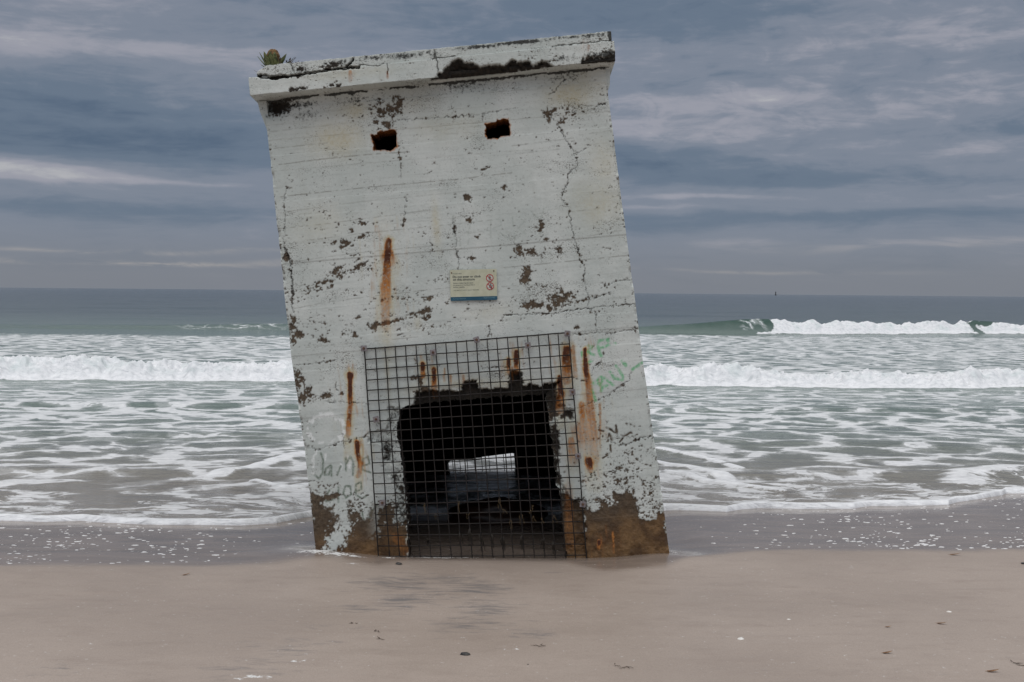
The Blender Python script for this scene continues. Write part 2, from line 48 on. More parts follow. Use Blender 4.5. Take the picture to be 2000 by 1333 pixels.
 'debris': [('leaf',-2.59,9.587,0.03),('leaf',4.001,10.752,0.045),('leaf',2.966,8.185,0.032),('leaf',2.566,8.086,0.02),('leaf',2.356,7.423,0.03),('leaf',2.858,7.037,0.035),('shell',1.498,7.739,0.02),('shell',1.934,8.278,0.014),('shell',3.144,8.55,0.017),('stone',-0.939,10.103,0.026),('stone',-0.268,7.301,0.026),('stone',0.112,7.1,0.006),('stone',4.452,10.373,0.022),('weed',0.185,7.518,0.05),('weed',0.66,7.063,0.07),('weed',3.078,7.184,0.09),('weed',-1.053,8.052,0.03),('weed',-0.874,7.839,0.035),('weed',-0.819,7.646,0.04)],
 'mineral': [(-0.86,9.35,0.5,0.16,0.9),(-0.56,9.56,0.5,0.1,0.7),(-0.77,8.72,0.35,0.14,1.0),(-1.07,8.48,0.35,0.1,0.6),(-0.3,9.19,0.5,0.18,0.8),(-0.17,8.52,0.35,0.18,0.8),(-0.29,8.07,0.35,0.12,0.8),(0.15,7.81,0.3,0.08,0.6),(-1.39,7.44,0.45,0.1,0.6),(-1.24,7.33,0.2,0.06,0.6),(-1.52,7.15,0.35,0.1,0.4),(-1.76,6.9,0.3,0.05,0.5),(-1.08,7.97,0.5,0.05,0.5),(-1.56,6.95,0.4,0.05,0.6),(0.35,9.8,0.5,0.05,0.35),(0.88,8.72,0.25,0.04,0.3),(0.93,8.18,0.25,0.04,0.3),(-2.59,6.9,0.4,0.06,0.5)],
 'sandfoam': [(-1.44,6.8,0.09,0.025),(-1.52,6.75,0.04,0.02),(-1.23,7.14,0.04,0.02),(-1.28,7.13,0.06,0.015),(-1.66,10.46,0.15,0.1),(-1.51,10.37,0.2,0.08),(-1.77,10.43,0.1,0.07),(-1.35,10.33,0.1,0.03),(-0.66,10.48,0.22,0.03),(-0.43,10.52,0.14,0.025),(-1.05,10.39,0.07,0.02),(1.48,10.73,0.03,0.06),(0.04,7.45,0.05,0.015),(0.67,10.55,0.03,0.02),(-1.32,10.06,0.06,0.02)],
 'marker': (698.2,3201.9),
 'rubble': [-0.12,12.55],
 'O': [-0.1632,10.5292,0.0801],
 'cam': (0.040512626101797664,0.008999757011809117),
}


S = bpy.context.scene
C = S.collection
R = math.radians

# ------------------------------------------------------------------ noise
def _hash(ix, iy, seed):
    h = (ix * 374761393 + iy * 668265263 + seed * 1442695041) & 0xffffffff
    h = ((h ^ (h >> 13)) * 1274126177) & 0xffffffff
    h = h ^ (h >> 16)
    return h.astype(np.float64) / 4294967295.0

def vnoise(x, y, seed=0):
    x = np.asarray(x, dtype=np.float64); y = np.asarray(y, dtype=np.float64)
    fx = np.floor(x); fy = np.floor(y)
    ix = fx.astype(np.int64); iy = fy.astype(np.int64)
    tx = x - fx; ty = y - fy
    tx = tx * tx * tx * (tx * (tx * 6 - 15) + 10); ty = ty * ty * ty * (ty * (ty * 6 - 15) + 10)
    a = _hash(ix, iy, seed); b = _hash(ix + 1, iy, seed)
    c = _hash(ix, iy + 1, seed); d = _hash(ix + 1, iy + 1, seed)
    return a + (b - a) * tx + (c - a) * ty + (a - b - c + d) * tx * ty

def fbm(x, y, octaves=4, seed=0, gain=0.5):
    s = 0; a = 1.0; n = 0
    ca, sa = math.cos(0.6), math.sin(0.6)
    for k in range(octaves):
        s = s + a * vnoise(x, y, seed + 17 * k); n += a
        x, y = (x * ca - y * sa) * 2.03 + 11.3, (x * sa + y * ca) * 2.03 + 5.7
        a *= gain
    return s / n

def sstep(a, b, x):
    t = np.clip((x - a) / (b - a), 0, 1)
    return t * t * (3 - 2 * t)

# ------------------------------------------------------------------ mesh helpers
def mesh_obj(name, verts, faces, mat, parent=None, attrs=None, smooth=True):
    me = bpy.data.meshes.new(name)
    V = np.asarray(verts, dtype=np.float32).reshape(-1, 3)
    if isinstance(faces, np.ndarray):
        k = faces.shape[1]
        me.vertices.add(len(V)); me.vertices.foreach_set('co', V.ravel())
        me.loops.add(faces.size); me.loops.foreach_set('vertex_index', faces.astype(np.int32).ravel())
        me.polygons.add(len(faces))
        me.polygons.foreach_set('loop_start', np.arange(0, faces.size, k, dtype=np.int32))
        me.polygons.foreach_set('loop_total', np.full(len(faces), k, dtype=np.int32))
        me.update(calc_edges=True)
    else:
        me.from_pydata([tuple(map(float, v)) for v in V], [], faces)
    if attrs:
        for n, a in attrs.items():
            at = me.attributes.new(n, 'FLOAT', 'POINT')
            at.data.foreach_set('value', np.asarray(a, dtype=np.float32).ravel())
    me.polygons.foreach_set('use_smooth', np.full(len(me.polygons), bool(smooth)))
    me.validate()
    me.materials.append(mat)
    o = bpy.data.objects.new(name, me); C.objects.link(o)
    if parent: o.parent = parent
    return o

def bm_obj(name, bm, mat, parent=None, smooth=False):
    bmesh.ops.recalc_face_normals(bm, faces=bm.faces[:])
    me = bpy.data.meshes.new(name); bm.to_mesh(me); bm.free()
    me.polygons.foreach_set('use_smooth', [smooth] * len(me.polygons))
    me.materials.append(mat)
    o = bpy.data.objects.new(name, me); C.objects.link(o)
    if parent: o.parent = parent
    return o

def grid_faces(nr, nc):
    i = np.arange(nr - 1)[:, None] * nc + np.arange(nc - 1)[None, :]
    return np.stack([i, i + 1, i + nc + 1, i + nc], -1).reshape(-1, 4)

def tag(o, label=None, cat=None, group=None, kind=None):
    if label: o['label'] = label
    if cat: o['category'] = cat
    if group: o['group'] = group
    if kind: o['kind'] = kind
    return o

def add_box(bm, c, s, rot=None):
    r = bmesh.ops.create_cube(bm, size=1.0)
    m = Matrix.Translation(c) @ (rot.to_4x4() if rot else Matrix()) @ Matrix.Diagonal((*s, 1))
    bmesh.ops.transform(bm, matrix=m, verts=r['verts'])

def add_tube(bm, pts, rad, seg=6):
    """a tube along a polyline with closed ends; rad may be a list"""
    rings = []
    n = len(pts)
    for k, p in enumerate(pts):
        p = Vector(p)
        t = (Vector(pts[min(k + 1, n - 1)]) - Vector(pts[max(k - 1, 0)])).normalized()
        a = t.orthogonal().normalized() if abs(t.z) < .9 else t.cross(Vector((0, 1, 0))).normalized()
        b = t.cross(a)
        r = rad[k] if isinstance(rad, (list, tuple)) else rad
        rings.append([bm.verts.new(p + a * r * math.cos(2 * math.pi * q / seg) + b * r * math.sin(2 * math.pi * q / seg)) for q in range(seg)])
    for r0, r1 in zip(rings, rings[1:]):
        for q in range(seg):
            bm.faces.new((r0[q], r0[(q + 1) % seg], r1[(q + 1) % seg], r1[q]))
    bm.faces.new(rings[0]); bm.faces.new(rings[-1])

# ------------------------------------------------------------------ node helpers
class Nodes:
    def __init__(self, name, world=None):
        if world is None:
            self.owner = bpy.data.materials.new(name)
        else:
            self.owner = world
        self.owner.use_nodes = True
        self.t = self.owner.node_tree; self.t.nodes.clear()
    def node(self, typ, **kw):
        n = self.t.nodes.new(typ)
        for k, v in kw.items(): setattr(n, k, v)
        return n
    def put(self, sock, v):
        if v is None: return
        if isinstance(v, bpy.types.NodeSocket): self.t.links.new(v, sock)
        else:
            if sock.type == 'RGBA' and not isinstance(v, (int, float)) and len(v) == 3: v = (*v, 1)
            sock.default_value = v
    def m(self, op, a, b=None, c=None, clamp=False):
        n = self.node('ShaderNodeMath', operation=op); n.use_clamp = clamp
        self.put(n.inputs[0], a); self.put(n.inputs[1], b); self.put(n.inputs[2], c)
        return n.outputs[0]
    def add(self, a, b): return self.m('ADD', a, b)
    def sub(self, a, b): return self.m('SUBTRACT', a, b)
    def mul(self, a, b): return self.m('MULTIPLY', a, b)
    def vm(self, op, a, b=None, s=None):
        n = self.node('ShaderNodeVectorMath', operation=op)
        self.put(n.inputs[0], a); self.put(n.inputs[1], b)
        if s is not None: self.put(n.inputs['Scale'], s)
        return n.outputs[0]
    def mix(self, f, a, b, mode='MIX'):
        n = self.node('ShaderNodeMix', data_type='RGBA', blend_type=mode); n.clamp_factor = True
        self.put(n.inputs[0], f); self.put(n.inputs[6], a); self.put(n.inputs[7], b)
        return n.outputs[2]
    def step(self, x, a, b, lo=0.0, hi=1.0):
        n = self.node('ShaderNodeMapRange', interpolation_type='SMOOTHSTEP')
        self.put(n.inputs[0], x); self.put(n.inputs[1], a); self.put(n.inputs[2], b)
        self.put(n.inputs[3], lo); self.put(n.inputs[4], hi)
        return n.outputs[0]
    def noise(self, vec, scale, detail=3, rough=0.5, dist=0.0, dim='3D'):
        n = self.node('ShaderNodeTexNoise', noise_dimensions=dim)
        self.put(n.inputs['Vector'], vec); self.put(n.inputs['Scale'], scale)
        n.inputs['Detail'].default_value = detail; n.inputs['Roughness'].default_value = rough
        n.inputs['Distortion'].default_value = dist
        return n
    def voro(self, vec, scale, feature='DISTANCE_TO_EDGE', dim='2D', rnd=1.0):
        n = self.node('ShaderNodeTexVoronoi', feature=feature, voronoi_dimensions=dim)
        self.put(n.inputs['Vector'], vec); self.put(n.inputs['Scale'], scale)
        n.inputs['Randomness'].default_value = rnd
        return n.outputs['Distance']
    def attr(self, name):
        return self.node('ShaderNodeAttribute', attribute_name=name).outputs['Fac']
    def objco(self): return self.node('ShaderNodeTexCoord').outputs['Object']
    def scale(self, vec, s): return self.vm('MULTIPLY', vec, s)
    def xyz(self, vec):
        n = self.node('ShaderNodeSeparateXYZ'); self.put(n.inputs[0], vec); return n.outputs
    def comb(self, x=0, y=0, z=0):
        n = self.node('ShaderNodeCombineXYZ')
        for i, v in enumerate((x, y, z)): self.put(n.inputs[i], v)
        return n.outputs[0]
    def bump(self, h, strength=0.5, dist=0.01, normal=None):
        n = self.node('ShaderNodeBump'); self.put(n.inputs['Height'], h)
        self.put(n.inputs['Strength'], strength); self.put(n.inputs['Distance'], dist)
        if normal: self.put(n.inputs['Normal'], normal)
        return n.outputs[0]
    def bsdf(self, color, rough=0.8, normal=None, spec=0.5, ior=1.45, metal=0.0, sss=None):
        b = self.node('ShaderNodeBsdfPrincipled')
        self.put(b.inputs['Base Color'], color); self.put(b.inputs['Roughness'], rough)
        self.put(b.inputs['Specular IOR Level'], spec); self.put(b.inputs['IOR'], ior)
        self.put(b.inputs['Metallic'], metal)
        if normal: self.put(b.inputs['Normal'], normal)
        o = self.node('ShaderNodeOutputMaterial'); self.t.links.new(b.outputs[0], o.inputs[0])
        return self.owner

def simple_mat(name, c1, c2, scale=20, rough=0.7, bump=0.3, bdist=0.004, spec=0.4, metal=0.0):
    N = Nodes(name); co = N.objco()
    n = N.noise(co, scale, 5, .6).outputs[0]
    col = N.mix(N.step(n, .35, .65), c1, c2)
    return N.bsdf(col, rough, N.bump(n, bump, bdist), spec, metal=metal)

# ------------------------------------------------------------------ materials
def wall_material():
    N = Nodes('weathered_paint'); co = N.objco()
    a = {k: N.attr(k) for k in ('peel', 'rust', 'ochre', 'crack', 'green', 'chalk', 'mould', 'pen', 'wet', 'seam', 'inner')}
    big = N.noise(co, 1.6, 5, .55).outputs[0]
    fine = N.noise(co, 38, 6, .62).outputs[0]
    grain = N.noise(co, 170, 3, .6).outputs[0]
    streak = N.noise(N.scale(co, (9, 9, 1.1)), 1.0, 5, .6).outputs[0]
    lay = N.noise(N.scale(co, (1.3, 1.3, 24)), 1.0, 4, .55).outputs[0]
    p = N.mix(N.step(big, .36, .66), (.475, .512, .488), (.585, .612, .586))
    p = N.mix(N.mul(N.step(streak, .5, .78), .22), p, (.38, .40, .36))
    p = N.mix(N.mul(N.step(lay, .50, .72), .40), p, (.40, .43, .41))
    p = N.mix(N.mul(N.step(fine, .52, .72), .38), p, (.33, .35, .33))
    pn = N.noise(N.scale(co, (75, 75, 150)), 1.0, 3, .6).outputs[0]
    pz = N.noise(N.scale(co, (2.2, 2.2, 5.5)), 1.0, 4, .6).outputs[0]
    pit = N.step(N.add(pn, N.mul(N.sub(pz, .5), .55)), .635, .69)
    pn2 = N.noise(N.scale(co, (34, 34, 60)), 1.0, 5, .7).outputs[0]
    pit2 = N.step(N.add(pn2, N.mul(N.sub(pz, .5), .50)), .655, .70)
    p = N.mix(N.mul(pit, .8), p, (.075, .066, .054))
    p = N.mix(N.mul(pit2, .7), p, (.07, .055, .04))
    p = N.mix(N.mul(a['seam'], .8), p, (.13, .12, .10))
    p = N.mix(N.mul(a['ochre'], N.step(fine, .2, .75, .35, 1.0)), p, (.47, .40, .22))
    g = N.step(fine, .3, .6, .35, 1.0)
    p = N.mix(N.mul(a['green'], g), p, (.10, .40, .17))
    p = N.mix(N.mul(a['chalk'], N.step(grain, .35, .6, .3, 1)), p, (.80, .82, .81))
    p = N.mix(N.mul(a['pen'], g), p, (.10, .14, .10))
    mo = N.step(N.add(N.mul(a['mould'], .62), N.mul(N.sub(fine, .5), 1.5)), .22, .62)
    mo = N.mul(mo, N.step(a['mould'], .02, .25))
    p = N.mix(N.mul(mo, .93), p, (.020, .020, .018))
    conc = N.mix(N.step(fine, .3, .7), (.042, .030, .020), (.118, .087, .058))
    conc = N.mix(N.mul(N.step(grain, .45, .7), .4), conc, (.165, .13, .098))
    conc = N.mix(N.mul(N.step(a['mould'], .2, .8), N.step(fine, .34, .6, .70, 1.0)), conc, (.016, .014, .011))
    wetc = N.mix(N.step(N.noise(co, 7, 6, .65).outputs[0], .35, .65), (.080, .042, .018), (.190, .108, .046))
    wetc = N.mix(N.mul(N.step(grain, .5, .7), .5), wetc, (.06, .045, .03))
    Z = N.xyz(co)[2]
    wetc = N.mix(N.mul(N.step(N.add(Z, N.mul(N.sub(big, .5), .5)), .10, .42), .62), wetc, (.046, .034, .023))
    conc = N.mix(a['wet'], conc, wetc)
    c = N.mix(a['peel'], p, conc)
    rs_ = N.noise(N.scale(co, (42, 42, 3.2)), 1.0, 5, .6).outputs[0]
    rn = N.add(N.mul(rs_, .6), N.mul(fine, .4))
    rc = N.mix(N.step(rn, .36, .66), (.16, .046, .012), (.50, .205, .050))
    rc = N.mix(N.step(a['rust'], .85, 1.15), rc, (.07, .022, .010))
    c = N.mix(N.m('MULTIPLY', a['rust'], N.step(fine, .25, .6, .55, 1.15), clamp=True), c, rc)
    c = N.mix(a['crack'], c, (.022, .018, .014))
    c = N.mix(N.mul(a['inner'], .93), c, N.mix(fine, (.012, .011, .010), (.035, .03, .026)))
    h = N.add(N.add(N.mul(fine, .6), N.mul(grain, .25)), N.mul(lay, .5))
    h = N.add(h, N.mul(N.mul(a['peel'], fine), 2.2)); h = N.sub(h, N.mul(pit, .5))
    rgh = N.add(.82, N.mul(a['wet'], -.34))
    return N.bsdf(c, rgh, N.bump(h, .55, .006), .35)

def sand_material():
    N = Nodes('damp_beach_sand'); co = N.objco()
    film = N.attr('film'); mineral = N.attr('mineral'); froth = N.attr('froth'); dark = N.attr('inside')
    big = N.noise(co, .55, 5, .55).outputs[0]
    mid = N.noise(N.scale(co, (3, 7, 3)), 1.0, 5, .6).outputs[0]
    grain = N.noise(co, 260, 3, .65).outputs[0]
    grit = N.noise(co, 75, 4, .6).outputs[0]
    wav = N.noise(N.scale(co, (1.2, 4.5, 1)), 1.0, 4, .55, .6).outputs[0]
    c = N.mix(N.step(big, .3, .7), (.337, .276, .234), (.404, .337, .291))
    c = N.mix(N.mul(N.step(mid, .45, .8), .45), c, (.27, .215, .182))
    c = N.mix(N.mul(N.step(grain, .46, .70), .48), c, (.19, .150, .126))
    c = N.mix(N.mul(N.step(grit, .60, .80), .35), c, (.47, .40, .35))
    gr2 = N.noise(co, 95, 2, .6).outputs[0]
    c = N.mix(N.mul(N.step(gr2, .48, .66), .26), c, (.215, .172, .146))
    c = N.mix(N.mul(N.step(N.noise(co, 130, 2, .5).outputs[0], .68, .74), .5), c, (.52, .47, .43))
    st = N.noise(N.scale(N.vm('ADD', co, N.vm('SCALE', N.noise(co, 1.8, 3).outputs['Color'], None, .35)), (4.5, 17, 1)), 1.0, 7, .68).outputs[0]
    mm = N.mul(N.step(N.add(N.mul(mineral, .30), st), .60, .90), .75)
    c = N.mix(mm, c, (.125, .124, .128))
    f2 = N.step(film, 0, 1)
    wetc = N.mix(N.step(wav, .35, .65), (.192, .153, .127), (.244, .196, .164))
    c = N.mix(f2, c, wetc)
    fr = N.step(N.add(N.mul(froth, .55), N.mul(N.sub(N.noise(co, 26, 5, .68).outputs[0], .5), 2.4)), .32, .62)
    c = N.mix(fr, c, (.70, .70, .69))
    c = N.mix(dark, c, (.05, .045, .04))
    rgh = N.add(N.mul(f2, -.40), N.step(big, .3, .7, .47, .58))
    rgh = N.mix(fr, rgh, (.7, .7, .7))
    h = N.add(N.mul(grain, .12), N.add(N.mul(mid, .8), N.mul(N.noise(co, 14, 4, .6).outputs[0], .25)))
    n1 = N.bump(h, N.step(f2, 0, 1, .55, .03), .012)
    n2 = N.bump(wav, N.mul(f2, .20), .02, n1)
    return N.bsdf(c, rgh, n2, .5, 1.33)

def sea_material():
    N = Nodes('surf_water'); co = N.objco()
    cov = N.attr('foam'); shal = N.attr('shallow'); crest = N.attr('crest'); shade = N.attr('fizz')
    X = N.xyz(co)
    flat = N.comb(X[0], X[1], 0)
    w1 = N.noise(flat, .55, 3, .5).outputs['Color']; w2 = N.noise(flat, 2.3, 3, .55).outputs['Color']
    q = N.vm('ADD', flat, N.vm('SCALE', N.vm('SUBTRACT', w1, (.5, .5, .5)), None, 2.0))
    q = N.vm('ADD', q, N.vm('SCALE', N.vm('SUBTRACT', w2, (.5, .5, .5)), None, .55))
    q = N.scale(q, (.62, 1.0, 1))
    e1 = N.voro(q, 1.28); e2 = N.voro(q, 3.3)
    lace = N.attr('fizz')
    fine2 = N.noise(N.scale(q, (7, 9, 1)), 1.0, 6, .66, .4).outputs[0]
    fine = N.noise(N.scale(flat, (5, 9, 1)), 1.0, 6, .68).outputs[0]
    lacy = N.noise(N.scale(q, (1.6, 2.6, 1)), 1.0, 6, .62).outputs[0]
    k1 = N.m('MULTIPLY_ADD', e1, -1 / .45, 1.0); k2 = N.m('MULTIPLY_ADD', e2, -1 / .45, 1.0)
    pat = N.add(N.mul(k1, .62), N.add(N.mul(k2, .20), N.add(N.mul(N.sub(lacy, .5), .62), N.add(N.mul(N.sub(fine, .5), .26), N.add(N.mul(N.mul(N.sub(fine2, .5), lace), 2.3), .15)))))
    thr = N.m('MULTIPLY_ADD', cov, -.92, 1.16)
    foam = N.step(N.sub(pat, thr), -.03, .06)
    foam = N.m('MULTIPLY', foam, N.step(cov, .01, .12), clamp=True)
    thin = N.step(N.sub(pat, thr), -.30, .02)
    thin = N.mul(thin, N.mul(N.step(cov, .05, .3), .30))
    fm = N.m('MAXIMUM', N.mul(foam, N.step(cov, .62, 1.0, .80, 1.0)), thin)
    fm = N.m('MULTIPLY', fm, N.step(fine, .18, .62, .72, 1.05), clamp=True)
    deep = N.mix(N.step(shal, 0.0, .5), (.030, .052, .066), (.140, .190, .172))
    deep = N.mix(N.step(shal, .5, 1.0), deep, (.225, .203, .178))
    deep = N.mix(crest, deep, (.020, .066, .050))  # wave faces painted green, standing in for light passing through the water
    froth = N.mix(N.step(fine, .3, .7), (.73, .742, .765), (.86, .866, .882))
    tint = N.step(N.noise(co, 1.7, 4, .6).outputs[0], .45, .68)
    froth = N.mix(N.mul(tint, N.step(N.xyz(co)[2], .06, .30, .0, .55)), froth, (.58, .66, .655))
    c = N.mix(fm, deep, froth)
    rgh = N.mix(fm, (.13, .13, .13), (.75, .75, .75))
    far = N.noise(N.scale(flat, (.16, .55, 1)), 1.0, 7, .68).outputs[0]
    rip = N.noise(N.scale(flat, (1.5, 3.0, 1)), 1.0, 6, .62).outputs[0]
    n1 = N.bump(rip, .42, .10)
    n2 = N.bump(far, .75, .55, n1)
    n3 = N.bump(N.add(foam, N.mul(fine, .8)), N.mul(fm, .5), .03, n2)
    return N.bsdf(c, rgh, n3, .5, 1.33)

M = {}
M['wall'] = wall_material()
M['sand'] = sand_material()
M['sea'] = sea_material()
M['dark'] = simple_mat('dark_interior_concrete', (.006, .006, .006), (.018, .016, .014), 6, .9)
M['wire'] = simple_mat('rusty_black_wire', (.008, .007, .007), (.022, .016, .013), 60, .6, .3, .001, .4)
M['clamp'] = simple_mat('galvanised_plate', (.17, .15, .155), (.27, .245, .25), 50, .6, .3, .001, .4)
M['bolt'] = simple_mat('rusted_bolt', (.06, .03, .02), (.16, .09, .06), 80, .7, .4, .001)
M['cream'] = simple_mat('cream_sign_enamel', (.46, .46, .34), (.52, .52, .40), 14, .42, .05, .001)
M['teal'] = simple_mat('blue_sign_band', (.020, .078, .125), (.028, .095, .145), 20, .42, .05, .001)
M['ink'] = simple_mat('dark_sign_ink', (.035, .045, .05), (.06, .07, .075), 30, .6, .02, .0005)
M['greyink'] = simple_mat('grey_sign_ink', (.14, .155, .14), (.20, .21, .19), 30, .6, .02, .0005)
M['palecaps'] = simple_mat('pale_sign_lettering', (.16, .30, .36), (.22, .36, .42), 30, .6, .02, .0005)
M['red'] = simple_mat('red_sign_ink', (.36, .035, .035), (.42, .05, .05), 30, .5, .02, .0005)
M['white'] = simple_mat('pale_sign_disc', (.52, .53, .47), (.58, .58, .52), 30, .5, .02, .0005)
M['leaf'] = simple_mat('succulent_leaf', (.055, .075, .028), (.17, .18, .075), 25, .5, .3, .002)
M['head'] = simple_mat('brown_flower_head', (.075, .04, .015), (.21, .12, .045), 60, .8, .6, .003)
M['twig'] = simple_mat('dry_twigs', (.04, .028, .02), (.11, .08, .055), 40, .85, .4, .002)
M['deadleaf'] = simple_mat('dead_leaf', (.16, .07, .025), (.36, .20, .09), 60, .6, .4, .001)
M['shell'] = simple_mat('bleached_shell', (.62, .60, .56), (.80, .78, .74), 60, .5, .3, .001)
M['stone'] = simple_mat('dark_pebble', (.025, .025, .028), (.07, .065, .06), 40, .5, .4, .002)
M['weed'] = simple_mat('dried_seaweed', (.055, .04, .03), (.13, .10, .075), 60, .7, .4, .002)
M['tangle'] = simple_mat('dark_wet_seaweed', (.010, .008, .006), (.028, .021, .015), 60, .5, .4, .002)
M['straw'] = simple_mat('straw_coloured_seaweed', (.09, .06, .03), (.17, .12, .06), 60, .7, .3, .001)
M['froth'] = simple_mat('foam_bubbles', (.60, .60, .61), (.80, .80, .80), 120, .5, .5, .003)
M['rubble'] = simple_mat('wet_red_rubble', (.022, .010, .007), (.05, .024, .016), 12, .35, .6, .01)
M['marker'] = simple_mat('dark_marker_paint', (.03, .03, .032), (.05, .05, .05), 2, .7, .1, .01)

# ------------------------------------------------------------------ mask rasters for the walls
CHANNELS = ('peel', 'rust', 'ochre', 'crack', 'green', 'chalk', 'mould', 'pen', 'wet', 'seam', 'inner')
class Raster:
    """wear and paint of a flat surface, held on a fine grid of metres"""
    def __init__(s, u0, u1, v0, v1, res):
        s.u0, s.v0, s.res = u0, v0, res
        s.nx = int((u1 - u0) / res) + 1; s.ny = int((v1 - v0) / res) + 1
        s.X, s.Y = np.meshgrid(u0 + np.arange(s.nx) * res, v0 + np.arange(s.ny) * res)
        s.ch = {k: np.zeros((s.ny, s.nx)) for k in CHANNELS + ('depth', 'hole')}
        s.nA = fbm(s.X * 26, s.Y * 26, 5, 3); s.nB = fbm(s.X * 75, s.Y * 75, 3, 9)
        s.nC = fbm(s.X * 7, s.Y * 7, 5, 21); s.nD = fbm(s.X * 40, s.Y * 5, 4, 33)
        s.jx = (fbm(s.X * 30, s.Y * 30, 4, 51) - .5); s.jy = (fbm(s.X * 30, s.Y * 30, 4, 77) - .5)
    def win(s, u0, u1, v0, v1, pad):
        i0 = max(0, int((u0 - pad - s.u0) / s.res)); i1 = min(s.nx, int((u1 + pad - s.u0) / s.res) + 2)
        j0 = max(0, int((v0 - pad - s.v0) / s.res)); j1 = min(s.ny, int((v1 + pad - s.v0) / s.res) + 2)
        if i1 <= i0 or j1 <= j0: return None
        return np.s_[j0:j1, i0:i1]
    def dist(s, w, pts, jit):
        X = s.X[w] + s.jx[w] * jit; Y = s.Y[w] + s.jy[w] * jit
        D = np.full(X.shape, 1e9); P = np.zeros(X.shape)
        L = [0]
        for (a, b), (c, d) in zip(pts, pts[1:]): L.append(L[-1] + math.hypot(c - a, d - b))
        for k, ((a, b), (c, d)) in enumerate(zip(pts, pts[1:])):
            l2 = (c - a) ** 2 + (d - b) ** 2 + 1e-12
            t = np.clip(((X - a) * (c - a) + (Y - b) * (d - b)) / l2, 0, 1)
            e = np.hypot(X - a - t * (c - a), Y - b - t * (d - b))
            m = e < D; D[m] = e[m]; P[m] = (L[k] + t[m] * math.sqrt(l2)) / (L[-1] + 1e-9)
        return D, P
    def bbox(s, pts, pad):
        u = [p[0] for p in pts]; v = [p[1] for p in pts]
        return s.win(min(u), max(u), min(v), max(v), pad)
    def stroke(s, ch, pts, r, amt=1.0, jit=.01, soft=.0035, gap=None):
        w = s.bbox(pts, r + soft + jit + .02)
        if w is None: return
        D, P = s.dist(w, pts, jit)
        a = np.clip((r - D) / soft + .5, 0, 1) * amt
        if gap: a = a * sstep(gap - .12, gap + .12, s.nA[w])
        s.ch[ch][w] = np.maximum(s.ch[ch][w], a)
    def crack(s, pts, r, amt=1.0):
        w = s.bbox(pts, .08)
        if w is None: return
        X = s.X[w]; Y = s.Y[w]
        bx = s.X[w] + .030 * s.jx[w] + .020 * (fbm(X * 95, Y * 95, 2, 15) - .5); by = s.Y[w] + .030 * s.jy[w] + .020 * (fbm(X * 95, Y * 95, 2, 35) - .5)
        D = np.full(X.shape, 1e9)
        for (a, b), (c, d) in zip(pts, pts[1:]):
            l2 = (c - a) ** 2 + (d - b) ** 2 + 1e-12
            t = np.clip(((bx - a) * (c - a) + (by - b) * (d - b)) / l2, 0, 1)
            D = np.minimum(D, np.hypot(bx - a - t * (c - a), by - b - t * (d - b)))
        rr = r * (.15 + 1.1 * fbm(X * 13, Y * 13, 3, 45))
        a = np.clip((rr - D) / .004 + .5, 0, 1) * amt * (.45 + .9 * fbm(X * 8, Y * 8, 3, 46))
        s.ch['crack'][w] = np.maximum(s.ch['crack'][w], np.clip(a, 0, 1))
        # small chips along the crack
        ch = sstep(.75, .80, .6 * fbm(X * 60, Y * 60, 3, 19) + .4 * fbm(X * 14, Y * 14, 2, 20) + .16 * np.exp(-(D / .018) ** 2))
        s.ch['peel'][w] = np.maximum(s.ch['peel'][w], ch * (D < .05))
    def streak(s, ch, pts, r0, r1, amt):
        w = s.bbox(pts, max(r0, r1) * 2 + .05)
        if w is None: return
        D, P = s.dist(w, pts, .012)
        r = r0 + (r1 - r0) * P
        edge = np.clip(1.5 - D / (r * 1.25) , 0, 1)
        fade = 1 - .55 * P ** 2.5
        a = np.clip(sstep(0, .75, edge + (s.nD[w] - .5) * .9 * (D > r * .3)) * fade * amt * (.75 + .75 * s.nC[w]), 0, 1.25)
        s.ch[ch][w] = np.maximum(s.ch[ch][w], a)
    def blob(s, ch, u, v, rx, ry, ang=0, amt=1.0, rough=1.5, hard=True):
        w = s.win(u - rx, u + rx, v - ry, v + ry, max(rx, ry) + .03)
        if w is None: return
        ca, sa = math.cos(R(ang)), math.sin(R(ang))
        X = s.X[w] - u; Y = s.Y[w] - v
        d = np.hypot((X * ca + Y * sa) / rx, (-X * sa + Y * ca) / ry)
        if hard:
            a = sstep(-.08, .08, 1 - d + 1.5 * rough * (s.nA[w] - .52) + 2.2 * (s.nB[w] - .5)) * amt * (d < 2.2)
        else:
            a = np.clip(np.exp(-d * d * 1.1) * (1 + 1.4 * (s.nC[w] - .5)), 0, 2) * amt
        s.ch[ch][w] = np.maximum(s.ch[ch][w], a)
    def poly_sd(s, pts, jit=.02):
        w = s.bbox(pts, .15)
        X = s.X[w] + s.jx[w] * jit; Y = s.Y[w] + s.jy[w] * jit
        inside = np.zeros(X.shape, bool); D = np.full(X.shape, 1e9)
        n = len(pts)
        for k in range(n):
            (a, b), (c, d) = pts[k], pts[(k + 1) % n]
            if b != d:
                inside ^= ((b > Y) != (d > Y)) & (X < (c - a) * (Y - b) / (d - b) + a)
            l2 = (c - a) ** 2 + (d - b) ** 2 + 1e-12
            t = np.clip(((X - a) * (c - a) + (Y - b) * (d - b)) / l2, 0, 1)
            D = np.minimum(D, np.hypot(X - a - t * (c - a), Y - b - t * (d - b)))
        return w, np.where(inside, D, -D)
    def poly(s, ch, pts, amt=1.0, jit=.04, soft=.008, rough=.0):
        w, sd = s.poly_sd(pts, jit)
        a = sstep(-soft, soft, sd + rough * (s.nA[w] - .5) + rough * .5 * (s.nB[w] - .5)) * amt
        s.ch[ch][w] = np.maximum(s.ch[ch][w], a)
        return w, a
